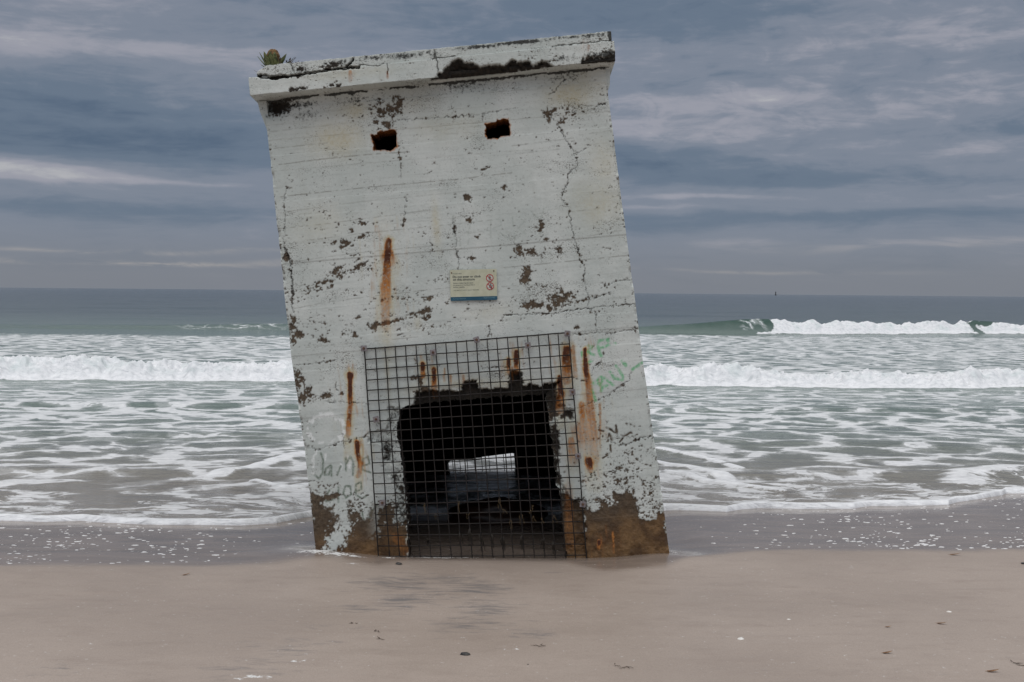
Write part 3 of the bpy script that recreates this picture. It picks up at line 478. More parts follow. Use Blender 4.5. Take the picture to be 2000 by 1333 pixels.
    def sample(s, ch, u, v):
        A = s.ch[ch]
        x = np.clip((u - s.u0) / s.res, 0, s.nx - 1.001); y = np.clip((v - s.v0) / s.res, 0, s.ny - 1.001)
        i = x.astype(int); j = y.astype(int); fx = x - i; fy = y - j
        return (A[j, i] * (1 - fx) * (1 - fy) + A[j, i + 1] * fx * (1 - fy) + A[j + 1, i] * (1 - fx) * fy + A[j + 1, i + 1] * fx * fy)
    def speckle(s, dens, seed=5):
        """small chips: fine noise cut at a level that follows the density"""
        n = .62 * fbm(s.X * 62, s.Y * 85, 3, seed) + .38 * fbm(s.X * 20, s.Y * 34, 3, seed + 3)
        a = sstep(.0, .03, n - (.775 - .165 * np.clip(dens, 0, 1.7)))
        s.ch['peel'] = np.maximum(s.ch['peel'], a)

def uL(v): return np.interp(v, [p[0] for p in T['outL']], [p[1] for p in T['outL']])
def uR(v): return np.interp(v, [p[0] for p in T['outR']], [p[1] for p in T['outR']])
VB0, VT = -.55, 4.23
DEPTH, THICK = 5.2, .30

def paint_front():
    r = Raster(-1.8, 1.75, VB0 - .05, 4.35, .005)
    c = r.ch
    for i, (s_, p) in enumerate(T['seams']):
        r.stroke('seam', p, .0035, s_, .006, .004, gap=.42)
    # every board edge leaves a faint line
    for k in range(34):
        v = -.3 + k * .1372
        p = [(u, v + .004 * math.sin(u * 3 + k) + .008 * (u + .2) * math.sin(k * 1.7)) for u in np.linspace(-1.7, 1.65, 18)]
        r.stroke('seam', p, .002, .45, .012, .004, gap=.55)
    for u, v, rx, ry, a in T['ochre']: r.blob('ochre', u, v, rx, ry, 0, a, hard=False)
    for u, v, rx, ry, a in T['mould']: r.blob('mould', u, v, rx, ry, 0, a, hard=False)
    dens = np.zeros_like(r.X) + .02 + .22 * sstep(.56, .75, fbm(r.X * 2.2, r.Y * 3.6, 4, 61))
    for u, v, rx, ry, a in T['specks']:
        dens = np.maximum(dens, a * np.exp(-((r.X - u) / (rx * 1.05)) ** 2 - ((r.Y - v) / (ry * 1.05)) ** 2))
    # chips follow the board edges
    bd = np.abs(((r.Y + .02 * fbm(r.X * 1.4, r.Y * 0 + 2, 3, 4)) / .1372) % 1 - .5) * 2
    dens = dens * (.72 + .5 * sstep(.55, 1.0, bd))
    low = sstep(.95, -.05, r.Y + .06 * np.sin(r.X * 3)) * sstep(1.2, .75, r.Y)
    left_side = sstep(-.85, -1.1, r.X); right_side = sstep(.78, .95, r.X)
    dens = np.maximum(dens, sstep(.62, .25, r.Y) * 1.15 * (left_side + right_side))
    edge = np.minimum(r.X - uL(r.Y), uR(r.Y) - r.X)
    dens = np.maximum(dens, .95 * sstep(.05, .0, edge))
    for px_u, px_v, rx, ry, a in T['lowspecks']:
        dens = np.maximum(dens, a * np.exp(-((r.X - px_u) / rx) ** 2 - ((r.Y - px_v) / ry) ** 2))
    r.speckle(dens)
    for u, v, rx, ry, a in T['blobs']: r.blob('peel', u, v, rx, ry, a)
    for p in T['bareL']: r.poly('peel', p, 1.0, .05, .006, .10)
    r.poly('peel', T['bareR'], 1.0, .05, .006, .10)
    w, sd = r.poly_sd(T['paintR'], .04)
    c['peel'] = np.maximum(c['peel'], sstep(.10, .0, r.Y + .05 * (r.nC - .5)) * right_side)
    c['peel'] = np.maximum(c['peel'], sstep(.02, -.06, r.Y + .12 * (r.nC - .5)))
    # paint that still clings to the low left corner
    wl = r.win(-1.40, -1.02, .0, .45, .05)
    c['peel'] = np.maximum(c['peel'], sstep(.50, .42, r.Y + .34 * (r.nC - .5) + .20 * (r.nA - .5)) * left_side)
    tri = [(-1.49, .19), (-1.42, .36), (-1.30, .46), (-1.27, .56), (-1.19, .40), (-1.22, .26), (-1.32, .14), (-1.42, .12)]
    w, sd = r.poly_sd(tri, .06)
    keep = sstep(-.008, .008, sd - .03 + .15 * (r.nA[w] - .5) + .14 * (r.nB[w] - .5))
    c['peel'][w] *= 1 - keep
    for rad, p in T['cracks']:
        r.crack(p, max(rad, .0026), 1.0)
    for p, a, b, s_ in T['rust']:
        r.streak('rust', p, a, b, s_)
        q_ = list(p) + [(p[-1][0] + (p[-1][0] - p[0][0]) * .4, p[-1][1] + (p[-1][1] - p[0][1]) * .4)]
        r.streak('ochre', q_, a * 1.9, b * 1.7, .75 * min(s_, 1))
    for rad, p in T['green']: r.stroke('green', p, rad * 1.3, .85, .012, .010, gap=.34)
    for rad, p in T['pen']: r.stroke('pen', p, rad * 1.7, .85, .008, .006, gap=.14)
    for rad, p in T['faint']: r.stroke('pen', p, rad * 1.2, .26, .012, .008, gap=.40)
    for k, (rad, p) in enumerate(T['chalk']): r.stroke('chalk', p, rad, .9, .05, .014, gap=.44)
    for rad, p in T['bars']: r.stroke('peel', p, rad, 1.0, .02, .005, gap=.36)
    j_ = [(u, 4.2 + .0113 * (u + .15) - .012) for u in np.linspace(-1.66, 1.37, 40)]  # dark line painted along the soffit joint to deepen its contact shade
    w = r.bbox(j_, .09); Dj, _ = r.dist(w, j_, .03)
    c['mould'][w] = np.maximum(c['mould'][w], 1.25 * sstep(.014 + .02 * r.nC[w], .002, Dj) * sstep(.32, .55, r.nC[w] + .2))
    # rough jambs and the spalled lintel of the doorway
    for key, amt in (('jambL', .8), ('jambR', .85)):
        w, sd = r.poly_sd(T[key], .06)
        a = sstep(-.012, .012, sd)
        pe = a * sstep(.48, .56, .6 * r.nA[w] + .4 * r.nC[w] + (.10 if key == 'jambR' else -.085) + .25 * sstep(.55, .05, r.Y[w]))
        c['peel'][w] = np.maximum(c['peel'][w], pe)
        c['mould'][w] = np.maximum(c['mould'][w], a * (.60 + 1.0 * (r.nC[w] - .5)))
        c['depth'][w] = np.maximum(c['depth'][w], a * (.012 + .03 * r.nC[w] + .015 * r.nA[w]))
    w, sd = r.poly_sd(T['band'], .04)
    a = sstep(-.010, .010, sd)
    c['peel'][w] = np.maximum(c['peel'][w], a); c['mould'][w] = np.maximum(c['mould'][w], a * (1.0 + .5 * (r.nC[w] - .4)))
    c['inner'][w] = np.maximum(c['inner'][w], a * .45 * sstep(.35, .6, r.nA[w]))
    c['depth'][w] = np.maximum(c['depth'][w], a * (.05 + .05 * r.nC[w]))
    # a brown notch low on the right jamb
    c['wet'] = sstep(.62, .12, r.Y + .25 * (r.nC - .5))
    # holes
    for p in T['slots']:
        w, sd = r.poly_sd(p, .030); c['hole'][w] = np.maximum(c['hole'][w], (sd > 0))
        c['rust'][w] = np.maximum(c['rust'][w], sstep(-.014, .0, sd + .02 * (r.nA[w] - .55)) * .9)
    w, sd = r.poly_sd(T['door'], .045)
    c['hole'][w] = np.maximum(c['hole'][w], (sd > 0))
    # relief
    c['depth'] += .0065 * c['peel'] * (.5 + r.nA) + .010 * np.clip(c['crack'], 0, 1) + .004 * (r.nC - .5) + .0022 * (r.nA - .5)
    row = np.floor((r.Y + .3) / .1372)
    c['depth'] += .0045 * (_hash(row.astype(np.int64), row.astype(np.int64) * 3, 5) - .5)
    c['mould'] = np.maximum(c['mould'], 1.3 * np.exp(-(((r.X + 1.56) / .13) ** 2 + ((r.Y - 4.13) / .085) ** 2) ** 1.5))
    c['depth'] += .10 * np.exp(-((r.X + 1.60) / .12) ** 2 - ((r.Y - 4.14) / .09) ** 2)
    # chipped outer corners
    ed = np.minimum(r.X - uL(r.Y), uR(r.Y) - r.X)
    c['depth'] += .035 * sstep(.03, 0, ed) * sstep(.45, .75, fbm(r.X * 0 + r.Y * 6, r.X * 2, 4, 91))
    return r

def front_point(u, d, v): return np.stack([u, d, v], -1)

def wall_panel(name, r, nx, nz, v0, v1, left, right, place, parent, thick, disp=1.0, reveal=None):
    """a wall face as a fine grid with its openings cut out and their reveals turned inward.
    left(v), right(v): limits along the wall; place(s, d, v): panel coordinates to building coordinates"""
    sgrid = np.linspace(0, 1, nx + 1); vgrid = np.linspace(v0, v1, nz + 1)
    Sg, Vg = np.meshgrid(sgrid, vgrid)
    Ug = left(Vg) + Sg * (right(Vg) - left(Vg))
    A = {k: r.sample(k, Ug, Vg) for k in CHANNELS}
    D = r.sample('depth', Ug, Vg) * disp
    P = place(Ug, D, Vg).reshape(-1, 3)
    hole = r.sample('hole', Ug, Vg)
    hc = (hole[:-1, :-1] + hole[1:, :-1] + hole[:-1, 1:] + hole[1:, 1:]) / 4
    keep = hc < .5
    F = grid_faces(nz + 1, nx + 1)[keep.ravel()]
    K = np.pad(keep, 1)
    ids = np.arange((nz + 1) * (nx + 1)).reshape(nz + 1, nx + 1)
    ve = K[1:-1, 1:] != K[1:-1, :-1]; he = K[1:, 1:-1] != K[:-1, 1:-1]
    j, i = np.nonzero(ve); E1 = np.stack([ids[j, i], ids[j + 1, i]], -1)
    j, i = np.nonzero(he); E2 = np.stack([ids[j, i], ids[j, i + 1]], -1)
    E = np.concatenate([E1, E2])
    Uf, Vf, Df = Ug.ravel(), Vg.ravel(), D.ravel()
    a, b = E[:, 0], E[:, 1]
    n0 = len(P); verts = [P]; faces = [F]
    steps = 4
    at = {k: [A[k].ravel()] for k in CHANNELS}
    base = n0
    fr = np.linspace(0, 1, steps + 1)
    ring = []
    for q, f in enumerate(fr):
        for e in (a, b):
            d = Df[e] * (1 - f) + thick * f
            wob = 0.014 * (fbm(Uf[e] * 9 + q * 3.1, Vf[e] * 9 + q, 3, 7) - .5) * (0 if q == 0 else 1)
            verts.append(place(Uf[e] + wob, d, Vf[e] + wob))
            for k in CHANNELS:
                v = A[k].ravel()[e].copy()
                if reveal: v = reveal(k, v, Uf[e], Vf[e], f)
                at[k].append(v)
    m = len(E)
    for q in range(steps):
        o0 = base + q * 2 * m; o1 = base + (q + 1) * 2 * m
        k = np.arange(m)
        faces.append(np.stack([o0 + k, o0 + m + k, o1 + m + k, o1 + k], -1))
    V = np.concatenate([x.reshape(-1, 3) for x in verts]); Fc = np.concatenate(faces)
    return mesh_obj(name, V, Fc, M['wall'], parent, {k: np.concatenate(v) for k, v in at.items()})

# ------------------------------------------------------------------ the blockhouse
lean, roll = R(3.0), R(5.4)
U0 = Vector((1, 0, 0)); V0 = Vector((0, math.sin(lean), math.cos(lean)))
U = math.cos(roll) * U0 + math.sin(roll) * V0; V = -math.sin(roll) * U0 + math.cos(roll) * V0
Yd = V.cross(U)
BM = Matrix(((U.x, Yd.x, V.x, T['O'][0]), (U.y, Yd.y, V.y, T['O'][1]), (U.z, Yd.z, V.z, T['O'][2]), (0, 0, 0, 1)))
house = bpy.data.objects.new('blockhouse', None); C.objects.link(house); house.matrix_world = BM
tag(house, 'leaning white concrete blockhouse with peeling paint and wire-covered doorway at the water line', 'blockhouse')

rf = paint_front()
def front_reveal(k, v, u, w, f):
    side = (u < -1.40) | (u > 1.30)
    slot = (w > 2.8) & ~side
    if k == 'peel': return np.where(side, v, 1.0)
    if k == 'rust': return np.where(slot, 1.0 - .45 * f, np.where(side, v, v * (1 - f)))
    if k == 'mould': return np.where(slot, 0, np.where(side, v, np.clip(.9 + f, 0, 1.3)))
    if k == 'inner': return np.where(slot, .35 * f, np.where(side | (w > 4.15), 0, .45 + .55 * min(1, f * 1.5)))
    return v
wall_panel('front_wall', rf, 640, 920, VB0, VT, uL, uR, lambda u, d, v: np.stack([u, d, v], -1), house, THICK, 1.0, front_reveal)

def plain_raster(u0, u1, seed, hole=None):
    r = Raster(u0, u1, VB0 - .05, 4.35, .012)
    dens = .25 + .9 * sstep(.5, .8, fbm(r.X * 2 + seed, r.Y * 3, 4, seed))
    dens = np.maximum(dens, 1.3 * sstep(.8, .2, r.Y))
    r.speckle(dens, seed)
    r.ch['peel'] = np.maximum(r.ch['peel'], sstep(.4, .15, r.Y + .35 * (r.nC - .5)))
    r.ch['wet'] = sstep(.7, .2, r.Y)
    for k in range(34):
        r.stroke('seam', [(u0, -.3 + k * .1372), (u1, -.3 + k * .1372)], .006, .5, .01, .006, gap=.5)
    for k in range(9):
        rr = random.Random(seed + k); u = rr.uniform(u0, u1); v = rr.uniform(.6, 3.8)
        r.streak('rust', [(u, v), (u, v - rr.uniform(.2, .6))], .015, .03, .9)
        r.blob('peel', rr.uniform(u0, u1), rr.uniform(.3, 4), rr.uniform(.04, .14), rr.uniform(.03, .1))
    r.ch['depth'] += .005 * r.ch['peel'] + .004 * (r.nC - .5)
    if hole is not None:
        w, sd = r.poly_sd(hole, .02); r.ch['hole'][w] = (sd > 0)
    return r
rs = plain_raster(0, 5.2, 11)
e0 = THICK; e1 = DEPTH - THICK
wall_panel('side_wall', rs, 160, 200, VB0, VT, lambda v: v * 0 + e0, lambda v: v * 0 + e1,
           lambda y, d, v: np.stack([uL(v) + d, y, v], -1), house, .28)
rs2 = plain_raster(0, 5.2, 29)
wall_panel('side_wall', rs2, 160, 200, VB0, VT, lambda v: v * 0 + e0, lambda v: v * 0 + e1,
           lambda y, d, v: np.stack([uR(v) - d, y, v], -1), house, .28)
bh = T['backhole']
rb = plain_raster(-1.9, 1.9, 43, [(bh[0][0], bh[0][1]), (bh[1][0], bh[1][1]), (bh[2][0], -.5), (bh[3][0], -.5)])
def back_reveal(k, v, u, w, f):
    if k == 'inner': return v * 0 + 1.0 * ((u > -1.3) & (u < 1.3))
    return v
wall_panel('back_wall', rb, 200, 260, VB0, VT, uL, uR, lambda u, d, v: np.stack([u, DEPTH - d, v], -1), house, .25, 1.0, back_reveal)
# dark lining of the room: one skin inside the walls
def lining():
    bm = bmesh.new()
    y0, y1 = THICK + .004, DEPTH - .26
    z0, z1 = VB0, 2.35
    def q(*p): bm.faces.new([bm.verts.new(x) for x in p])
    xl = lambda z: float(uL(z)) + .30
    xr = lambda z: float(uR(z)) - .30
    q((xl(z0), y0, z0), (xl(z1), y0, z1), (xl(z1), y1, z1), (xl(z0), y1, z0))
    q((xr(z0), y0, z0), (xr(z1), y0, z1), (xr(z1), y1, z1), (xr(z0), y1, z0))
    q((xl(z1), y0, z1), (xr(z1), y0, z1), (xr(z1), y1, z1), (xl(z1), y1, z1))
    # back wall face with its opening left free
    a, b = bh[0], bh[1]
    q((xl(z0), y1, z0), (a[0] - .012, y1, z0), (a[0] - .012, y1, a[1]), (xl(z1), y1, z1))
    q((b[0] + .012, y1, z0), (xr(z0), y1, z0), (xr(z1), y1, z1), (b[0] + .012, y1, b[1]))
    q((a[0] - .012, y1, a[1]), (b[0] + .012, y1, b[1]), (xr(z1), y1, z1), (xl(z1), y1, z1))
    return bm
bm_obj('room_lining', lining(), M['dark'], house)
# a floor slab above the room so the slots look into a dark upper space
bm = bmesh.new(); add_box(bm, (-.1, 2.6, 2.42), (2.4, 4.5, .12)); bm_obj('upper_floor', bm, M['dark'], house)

# roof slab: two courses, each a closed strip of rows round its section
CAPL, CAPR = -1.748, 1.450
vb = lambda u: 4.200 + .0113 * (u + .15)
vm = lambda u: 4.361 + .0155 * (u + .15)
vt = lambda u: 4.452 + .0140 * (u + .15)
rc = Raster(-1.95, 1.7, 3.9, 4.75, .005)
def paint_cap():
    r = rc; c = r.ch
    for u, v, rx, ry, a in T['capmould']: r.blob('mould', u, v, rx, ry, 0, a, hard=False)
    dens = .20 + .5 * sstep(.5, .75, fbm(r.X * 3, r.Y * 5, 4, 8))
    r.speckle(dens, 71)
    w, sd = r.poly_sd(T['spall'], .05)
    a = sstep(-.008, .012, sd); c['peel'][w] = np.maximum(c['peel'][w], a)
    inside = sstep(0, .06, sd)
    c['mould'][w] = np.maximum(c['mould'][w], a * (.95 + .9 * (r.nC[w] - .45)))
    c['depth'][w] = np.maximum(c['depth'][w], a * (.03 + .05 * inside) + a * .05 * (r.nC[w] - .5) + a * .025 * (r.nA[w] - .5))
    w, sd = r.poly_sd(T['spall2'], .06); a = sstep(-.008, .012, sd + .03 * (r.nA[w] - .5))
    c['mould'][w] = np.maximum(c['mould'][w], a * 1.3); c['peel'][w] = np.maximum(c['peel'][w], a * .8)
    c['depth'][w] = np.maximum(c['depth'][w], a * .03)
    for rad, p in T['capcr']:
        r.stroke('crack', p, max(rad, .0032), 1.0, .03, .006)
        if rad > .005:
            w = r.bbox(p, .06); D_, P_ = r.dist(w, p, .03); c['depth'][w] = np.maximum(c['depth'][w], .05 * sstep(rad * 1.3, rad * .4, D_))
    for p, a, b, s_ in T['caprust']: r.streak('rust', p, a, b, s_)
    for u, v, rx, ry in T['capblob']:
        r.blob('peel', u, v, rx, ry); r.blob('mould', u, v, rx, ry, 0, .7)
    r.blob('ochre', -.9, 4.3, .4, .05, 0, .3, hard=False)
    c['depth'] += .005 * c['peel'] + .008 * c['crack'] + .006 * (r.nC - .5) + .003 * (r.nA - .5)
paint_cap()
def slab(name, yf, yb, lo, hi, x0, x1, ncol, topcut=None, inset_edge=.0):
    us = np.linspace(x0, x1, ncol)
    rows = []   # (y, height fraction, inward y, inward v, unfolded v offset)
    n = 34
    for k in range(7): rows.append((yb + (yf - yb) * (k / 7) ** .5 if k else yb, 1.0, 0, 0, 0))
    rows = [(yb, 1, 0, 0), (yb * .5, 1, 0, 0), (.3, 1, 0, 0), (yf + .12, 1, 0, .3), (yf + .05, 1, 0, .6), (yf + .012, 1, .4, .8)]
    for k in range(n + 1): rows.append((yf, 1 - k / n, 1, 0))
    for d in (.012, .03, .05, .075, .10, .14, .2, .26): rows.append((yf + d, 0, .5 * max(0, 1 - d / .2), -max(0, 1 - d / .2)))
    rows += [(1.2, 0, 0, 0), (3.0, 0, 0, 0), (yb, 0, 0, 0)]
    rows += [(yb, .5, 0, 0)]
    nr = len(rows)
    P = np.zeros((nr, ncol, 3)); at = {k: np.zeros((nr, ncol)) for k in CHANNELS}
    for j, (y, f, iy, iv) in enumerate(rows):
        top = hi(us) if topcut is None else np.minimum(hi(us), topcut(us))
        v = lo(us) + f * (top - lo(us))
        vv = v + (0 if y == yf else ((y - yf) * (1 if f == 1 else -1)) * (y < 0.3))
        for k in CHANNELS: at[k][j] = rc.sample(k, us, np.clip(vv, 3.92, 4.7))
        d = rc.sample('depth', us, np.clip(vv, 3.92, 4.7))
        endf = 1.0
        P[j, :, 0] = us
        P[j, :, 1] = y + d * iy
        P[j, :, 2] = v - d * iv * .6
        ej = .012 * (fbm(us * 25, us * 0 + j * .1, 4, 5) - .5)
        if f in (0, 1) or j == 6: P[j, :, 2] += ej * (1 if y <= yf + .02 else 0)
    # tattered ends
    for col, sgn in ((0, 1), (ncol - 1, -1)):
        P[:, col, 0] += sgn * .012 * fbm(P[:, col, 1] * 12, P[:, col, 2] * 18, 4, 13)
    idx = np.arange(nr * ncol).reshape(nr, ncol)
    nxt = np.roll(idx, -1, axis=0)
    F = np.stack([idx[:, :-1], idx[:, 1:], nxt[:, 1:], nxt[:, :-1]], -1).reshape(-1, 4)
    faces = [tuple(map(int, f)) for f in F]
    V_ = P.reshape(-1, 3)
    # separate rings for the ends so that their edges stay crisp
    extra = []; ea = {k: [] for k in CHANNELS}
    base = len(V_)
    for col in (0, ncol - 1):
        ring = P[:, col]; extra.append(ring)
        faces.append(tuple(range(base, base + nr))); base += nr
        for k in CHANNELS: ea[k].append(at[k][:, col])
    V_ = np.concatenate([V_] + extra)
    A = {k: np.concatenate([at[k].ravel()] + ea[k]) for k in CHANNELS}
    o = mesh_obj(name, V_, faces, M['wall'], house, A, smooth=True)
    return o
slab('roof_slab', -.20, DEPTH + .2, vb, vm, CAPL, CAPR, 560)
cut_u = [p[0] for p in T['captop']]; cut_v = [p[1] for p in T['captop']]
def topcut(u): return np.interp(u, cut_u + [-1.2], cut_v + [4.6]) + .02 * (fbm(u * 30, u * 0, 4, 2) - .5) * (u < -1.35)
slab('roof_kerb', -.192, DEPTH + .15, lambda u: vm(u) - .004, vt, T['captop'][0][0], 1.432, 520, topcut)
# sloping haunches under the slab along both sides
def haunch(sgn):
    bm = bmesh.new()
    edge = (lambda v: float(uL(v))) if sgn < 0 else (lambda v: float(uR(v)))
    out = CAPL + .03 if sgn < 0 else CAPR - .03
    z_top = float(vb(out)) - .002
    z_low = z_top - (.30 if sgn < 0 else .20)
    prof = [(edge(z_low) - sgn * .02, z_low), (edge(z_low) + sgn * .004, z_low)]
    for t in (.25, .5, .75): prof.append((edge(z_low) + (out - edge(z_low)) * t + sgn * .006, z_low + (z_top - z_low) * (t * .92)))
    prof += [(out, z_top - .004), (edge(z_top) - sgn * .02, z_top - .004)]
    ys = np.linspace(.03, DEPTH - .02, 30)
    rings = []
    for k, y in enumerate(ys):
        rings.append([bm.verts.new((x + .008 * math.sin(k * 2.1 + q), y, z + .006 * math.sin(k * 1.3 + q * 2) * (0 < q < 5))) for q, (x, z) in enumerate(prof)])
    n = len(prof)
    for r0, r1 in zip(rings, rings[1:]):
        for q in range(n): bm.faces.new((r0[q], r0[(q + 1) % n], r1[(q + 1) % n], r1[q]))
    bm.faces.new(rings[0]); bm.faces.new(rings[-1])
    return bm
for s in (-1, 1): bm_obj('haunch', haunch(s), M['wall'], house)

# grille over the doorway: crossed wires, with clamp plates and bolts
def quad(q, s, t):
    (x0, z0), (x1, z1), (x2, z2), (x3, z3) = q      # top-left, top-right, bottom-right, bottom-left
    a = (x0 + (x1 - x0) * s, z0 + (z1 - z0) * s); b = (x3 + (x2 - x3) * s, z3 + (z2 - z3) * s)
    return a[0] + (b[0] - a[0]) * t, a[1] + (b[1] - a[1]) * t
G = T['grille']
bm = bmesh.new()
rg = random.Random(4)
sag = lambda x, z: .010 * math.sin(x * 3.1 + z * 2.2)
for k in range(21):
    s = k / 20 + rg.uniform(-.002, .002)
    pts = []
    for t in np.linspace(-.004, 1.10, 14):
        x, z = quad(G, s, t); pts.append((x + rg.uniform(-.002, .002), -.034 + sag(x, z), z))
    add_tube(bm, pts, .0052 if 0 < k < 20 else .0062, 5)
for k in range(23):
    t = k / 20.0
    pts = []
    for s in np.linspace(-.004, 1.004, 14):
        x, z = quad(G, s, t); pts.append((x, -.026 + sag(x, z), z + rg.uniform(-.002, .002)))
    add_tube(bm, pts, .0052 if k else .0062, 5)
grille = bm_obj('wire_grille', bm, M['wire'], house, True)
def bevel_plate(w, h, d, bev):
    b = bmesh.new(); add_box(b, (0, 0, 0), (w, d, h))
    bmesh.ops.bevel(b, geom=b.edges[:], offset=bev, segments=2, affect='EDGES'); return b
for k, (x, z) in enumerate(T['clamps']):
    b = bevel_plate(.052, .052, .010, .003)
    bmesh.ops.transform(b, matrix=Matrix.Translation((x, -.047, z)) @ Matrix.Rotation(R(rg.uniform(-14, 14)), 4, 'Y'), verts=b.verts[:])
    r = bmesh.ops.create_cone(b, segments=10, radius1=.013, radius2=.013, depth=.06, cap_ends=True)
    bmesh.ops.transform(b, matrix=Matrix.Translation((x, -.022, z)) @ Matrix.Rotation(R(90), 4, 'X'), verts=r['verts'])
    c_ = bm_obj('clamp', b, M['clamp'], grille)
    b = bmesh.new(); r = bmesh.ops.create_cone(b, segments=6, radius1=.012, radius2=.010, depth=.012, cap_ends=True)
    bmesh.ops.transform(b, matrix=Matrix.Translation((x, -.058, z)) @ Matrix.Rotation(R(90), 4, 'X'), verts=r['verts'])
    # the bolt belongs to its clamp plate; kept inside the clamp mesh level
    bo = bm_obj('clamp_bolt', b, M['bolt'], grille)
# the far doorway has a grille of its own
bm = bmesh.new()
x0, x1, z1 = bh[0][0] - .15, bh[1][0] + .15, bh[1][1] + .12
n = int((x1 - x0) / .096)
for k in range(n + 1):
    x = x0 + (x1 - x0) * k / n
    add_tube(bm, [(x + .004 * math.sin(k), DEPTH + .03, -.55), (x, DEPTH + .032, z1)], .005, 5)
for k in range(14):
    z = z1 - k * .096
    if z > -.5: add_tube(bm, [(x0, DEPTH + .038, z), (x1, DEPTH + .038, z + .004)], .005, 5)
g2 = bm_obj('wire_grille', bm, M['wire'], house, True)

# ------------------------------------------------------------------ warning sign on the wall
def text_mesh(txt, width, height=None, bold=.012):
    cu = bpy.data.curves.new('lettering', 'FONT'); cu.body = txt; cu.size = 1.0; cu.extrude = 0.0; cu.offset = bold
    cu.resolution_u = 3
    ob = bpy.data.objects.new('lettering', cu); C.objects.link(ob)
    dg = bpy.context.evaluated_depsgraph_get(); me = bpy.data.meshes.new_from_object(ob.evaluated_get(dg))
    bpy.data.objects.remove(ob); bpy.data.curves.remove(cu)
    xs = [v.co.x for v in me.vertices]; ys = [v.co.y for v in me.vertices]
    sx = width / (max(xs) - min(xs)); x0 = min(xs)
    sy = sx if height is None else height / (max(ys) - min(min(ys), 0))
    out = [((v.co.x - x0) * sx, v.co.y * sy) for v in me.vertices]
    faces = [tuple(p.vertices) for p in me.polygons]
    bpy.data.meshes.remove(me)
    return out, faces
q = T['sign']
cx = sum(p[0] for p in q) / 4; cz = sum(p[1] for p in q) / 4
wS = (math.dist(q[0], q[1]) + math.dist(q[3], q[2])) / 2; hS = (math.dist(q[0], q[3]) + math.dist(q[1], q[2])) / 2
ang = math.atan2(q[1][1] - q[0][1], q[1][0] - q[0][0])
sign = bpy.data.objects.new('warning_sign', None); C.objects.link(sign)
sign.matrix_world = BM @ Matrix.Translation((cx, -.012, cz)) @ Matrix.Rotation(-ang, 4, 'Y')
tag(sign, 'cream warning sign with blue band and two red prohibition circles on the white wall', 'sign')
k = wS / 1300.0
def sp(x, y): return ((x - 930) * k, -(y - 672) * k)       # sign drawing units to metres
def rounded(w, h, r, d, x=0, z=0, y=0, corners=(1, 1, 1, 1), seg=6):
    b = bmesh.new(); pts = []
    for ci, (sx, sz, a0) in enumerate(((1, 1, 0), (-1, 1, 90), (-1, -1, 180), (1, -1, 270))):
        rr = r if corners[ci] else .0005
        for s_ in range(seg + 1):
            a = R(a0 + 90 * s_ / seg)
            pts.append((x + sx * (w / 2 - rr) + rr * math.cos(a), z + sz * (h / 2 - rr) + rr * math.sin(a)))
    f = b.faces.new([b.verts.new((px, y, pz)) for px, pz in pts])
    e = bmesh.ops.extrude_face_region(b, geom=[f])
    bmesh.ops.translate(b, vec=(0, d, 0), verts=[v for v in e['geom'] if isinstance(v, bmesh.types.BMVert)])
    return b
bm_obj('panel', rounded(wS, hS, .008, .008, y=-.004), M['cream'], sign)
bh_ = 108 * k
bm_obj('band', rounded(wS, bh_, .008, .0015, z=-hS / 2 + bh_ / 2, y=-.0060, corners=(0, 0, 1, 1)), M['teal'], sign)
def letters(name, mat, lines, y):
    V_, F_ = [], []
    for txt, x, base, width, h in lines:
        v, f = text_mesh(txt, width * k, h * k if h else None); o = len(V_)
        X0, Z0 = sp(x, base)
        V_ += [(X0 + a, y, Z0 + b) for a, b in v]; F_ += [tuple(i + o for i in p) for p in f]
    return mesh_obj(name, V_, F_, mat, sign, smooth=False)
letters('heading', M['ink'], [('Do not enter or climb', 355, 462, 775, None), ('on this structure', 358, 540, 605, None)], -.0058)
letters('tagline', M['greyink'], [('For your safety', 355, 356, 250, None)], -.0058)
letters('body_text', M['greyink'], [('Severe weathering has made', 362, 625, 555, None), ('the structure of this World War II', 362, 682, 600, None), ('building unstable.', 362, 738, 325, None)], -.0058)
letters('motto', M['greyink'], [('Your safety is our concern, but your responsibility', 368, 818, 710, None)], -.0058)
letters('footer', M['palecaps'], [('The State of Queensland', 345, 1062, 360, 32)], -.0072)
letters('footer', M['palecaps'], [('Queensland Government', 1200, 1052, 320, 34)], -.0072)
def disc(cx_, cz_, r0, r1, y0, d, seg=48):
    b = bmesh.new()
    o = [b.verts.new((cx_ + r1 * math.cos(2 * math.pi * i / seg), y0, cz_ + r1 * math.sin(2 * math.pi * i / seg))) for i in range(seg)]
    if r0:
        n_ = [b.verts.new((cx_ + r0 * math.cos(2 * math.pi * i / seg), y0, cz_ + r0 * math.sin(2 * math.pi * i / seg))) for i in range(seg)]
        fs = [b.faces.new((o[i], o[(i + 1) % seg], n_[(i + 1) % seg], n_[i])) for i in range(seg)]
    else: fs = [b.faces.new(o)]
    e = bmesh.ops.extrude_face_region(b, geom=fs)
    bmesh.ops.translate(b, vec=(0, d, 0), verts=[v for v in e['geom'] if isinstance(v, bmesh.types.BMVert)])
    return b
def blade(b, p0, p1, w0, w1, y0, d):
    p0 = Vector((p0[0], 0, p0[1])); p1 = Vector((p1[0], 0, p1[1])); t = (p1 - p0).normalized(); n_ = Vector((-t.z, 0, t.x))
    c = [p0 + n_ * w0, p1 + n_ * w1, p1 - n_ * w1, p0 - n_ * w0]
    f = b.faces.new([b.verts.new((v.x, y0, v.z)) for v in c])
    e = bmesh.ops.extrude_face_region(b, geom=[f])
    bmesh.ops.translate(b, vec=(0, d, 0), verts=[v for v in e['geom'] if isinstance(v, bmesh.types.BMVert)])
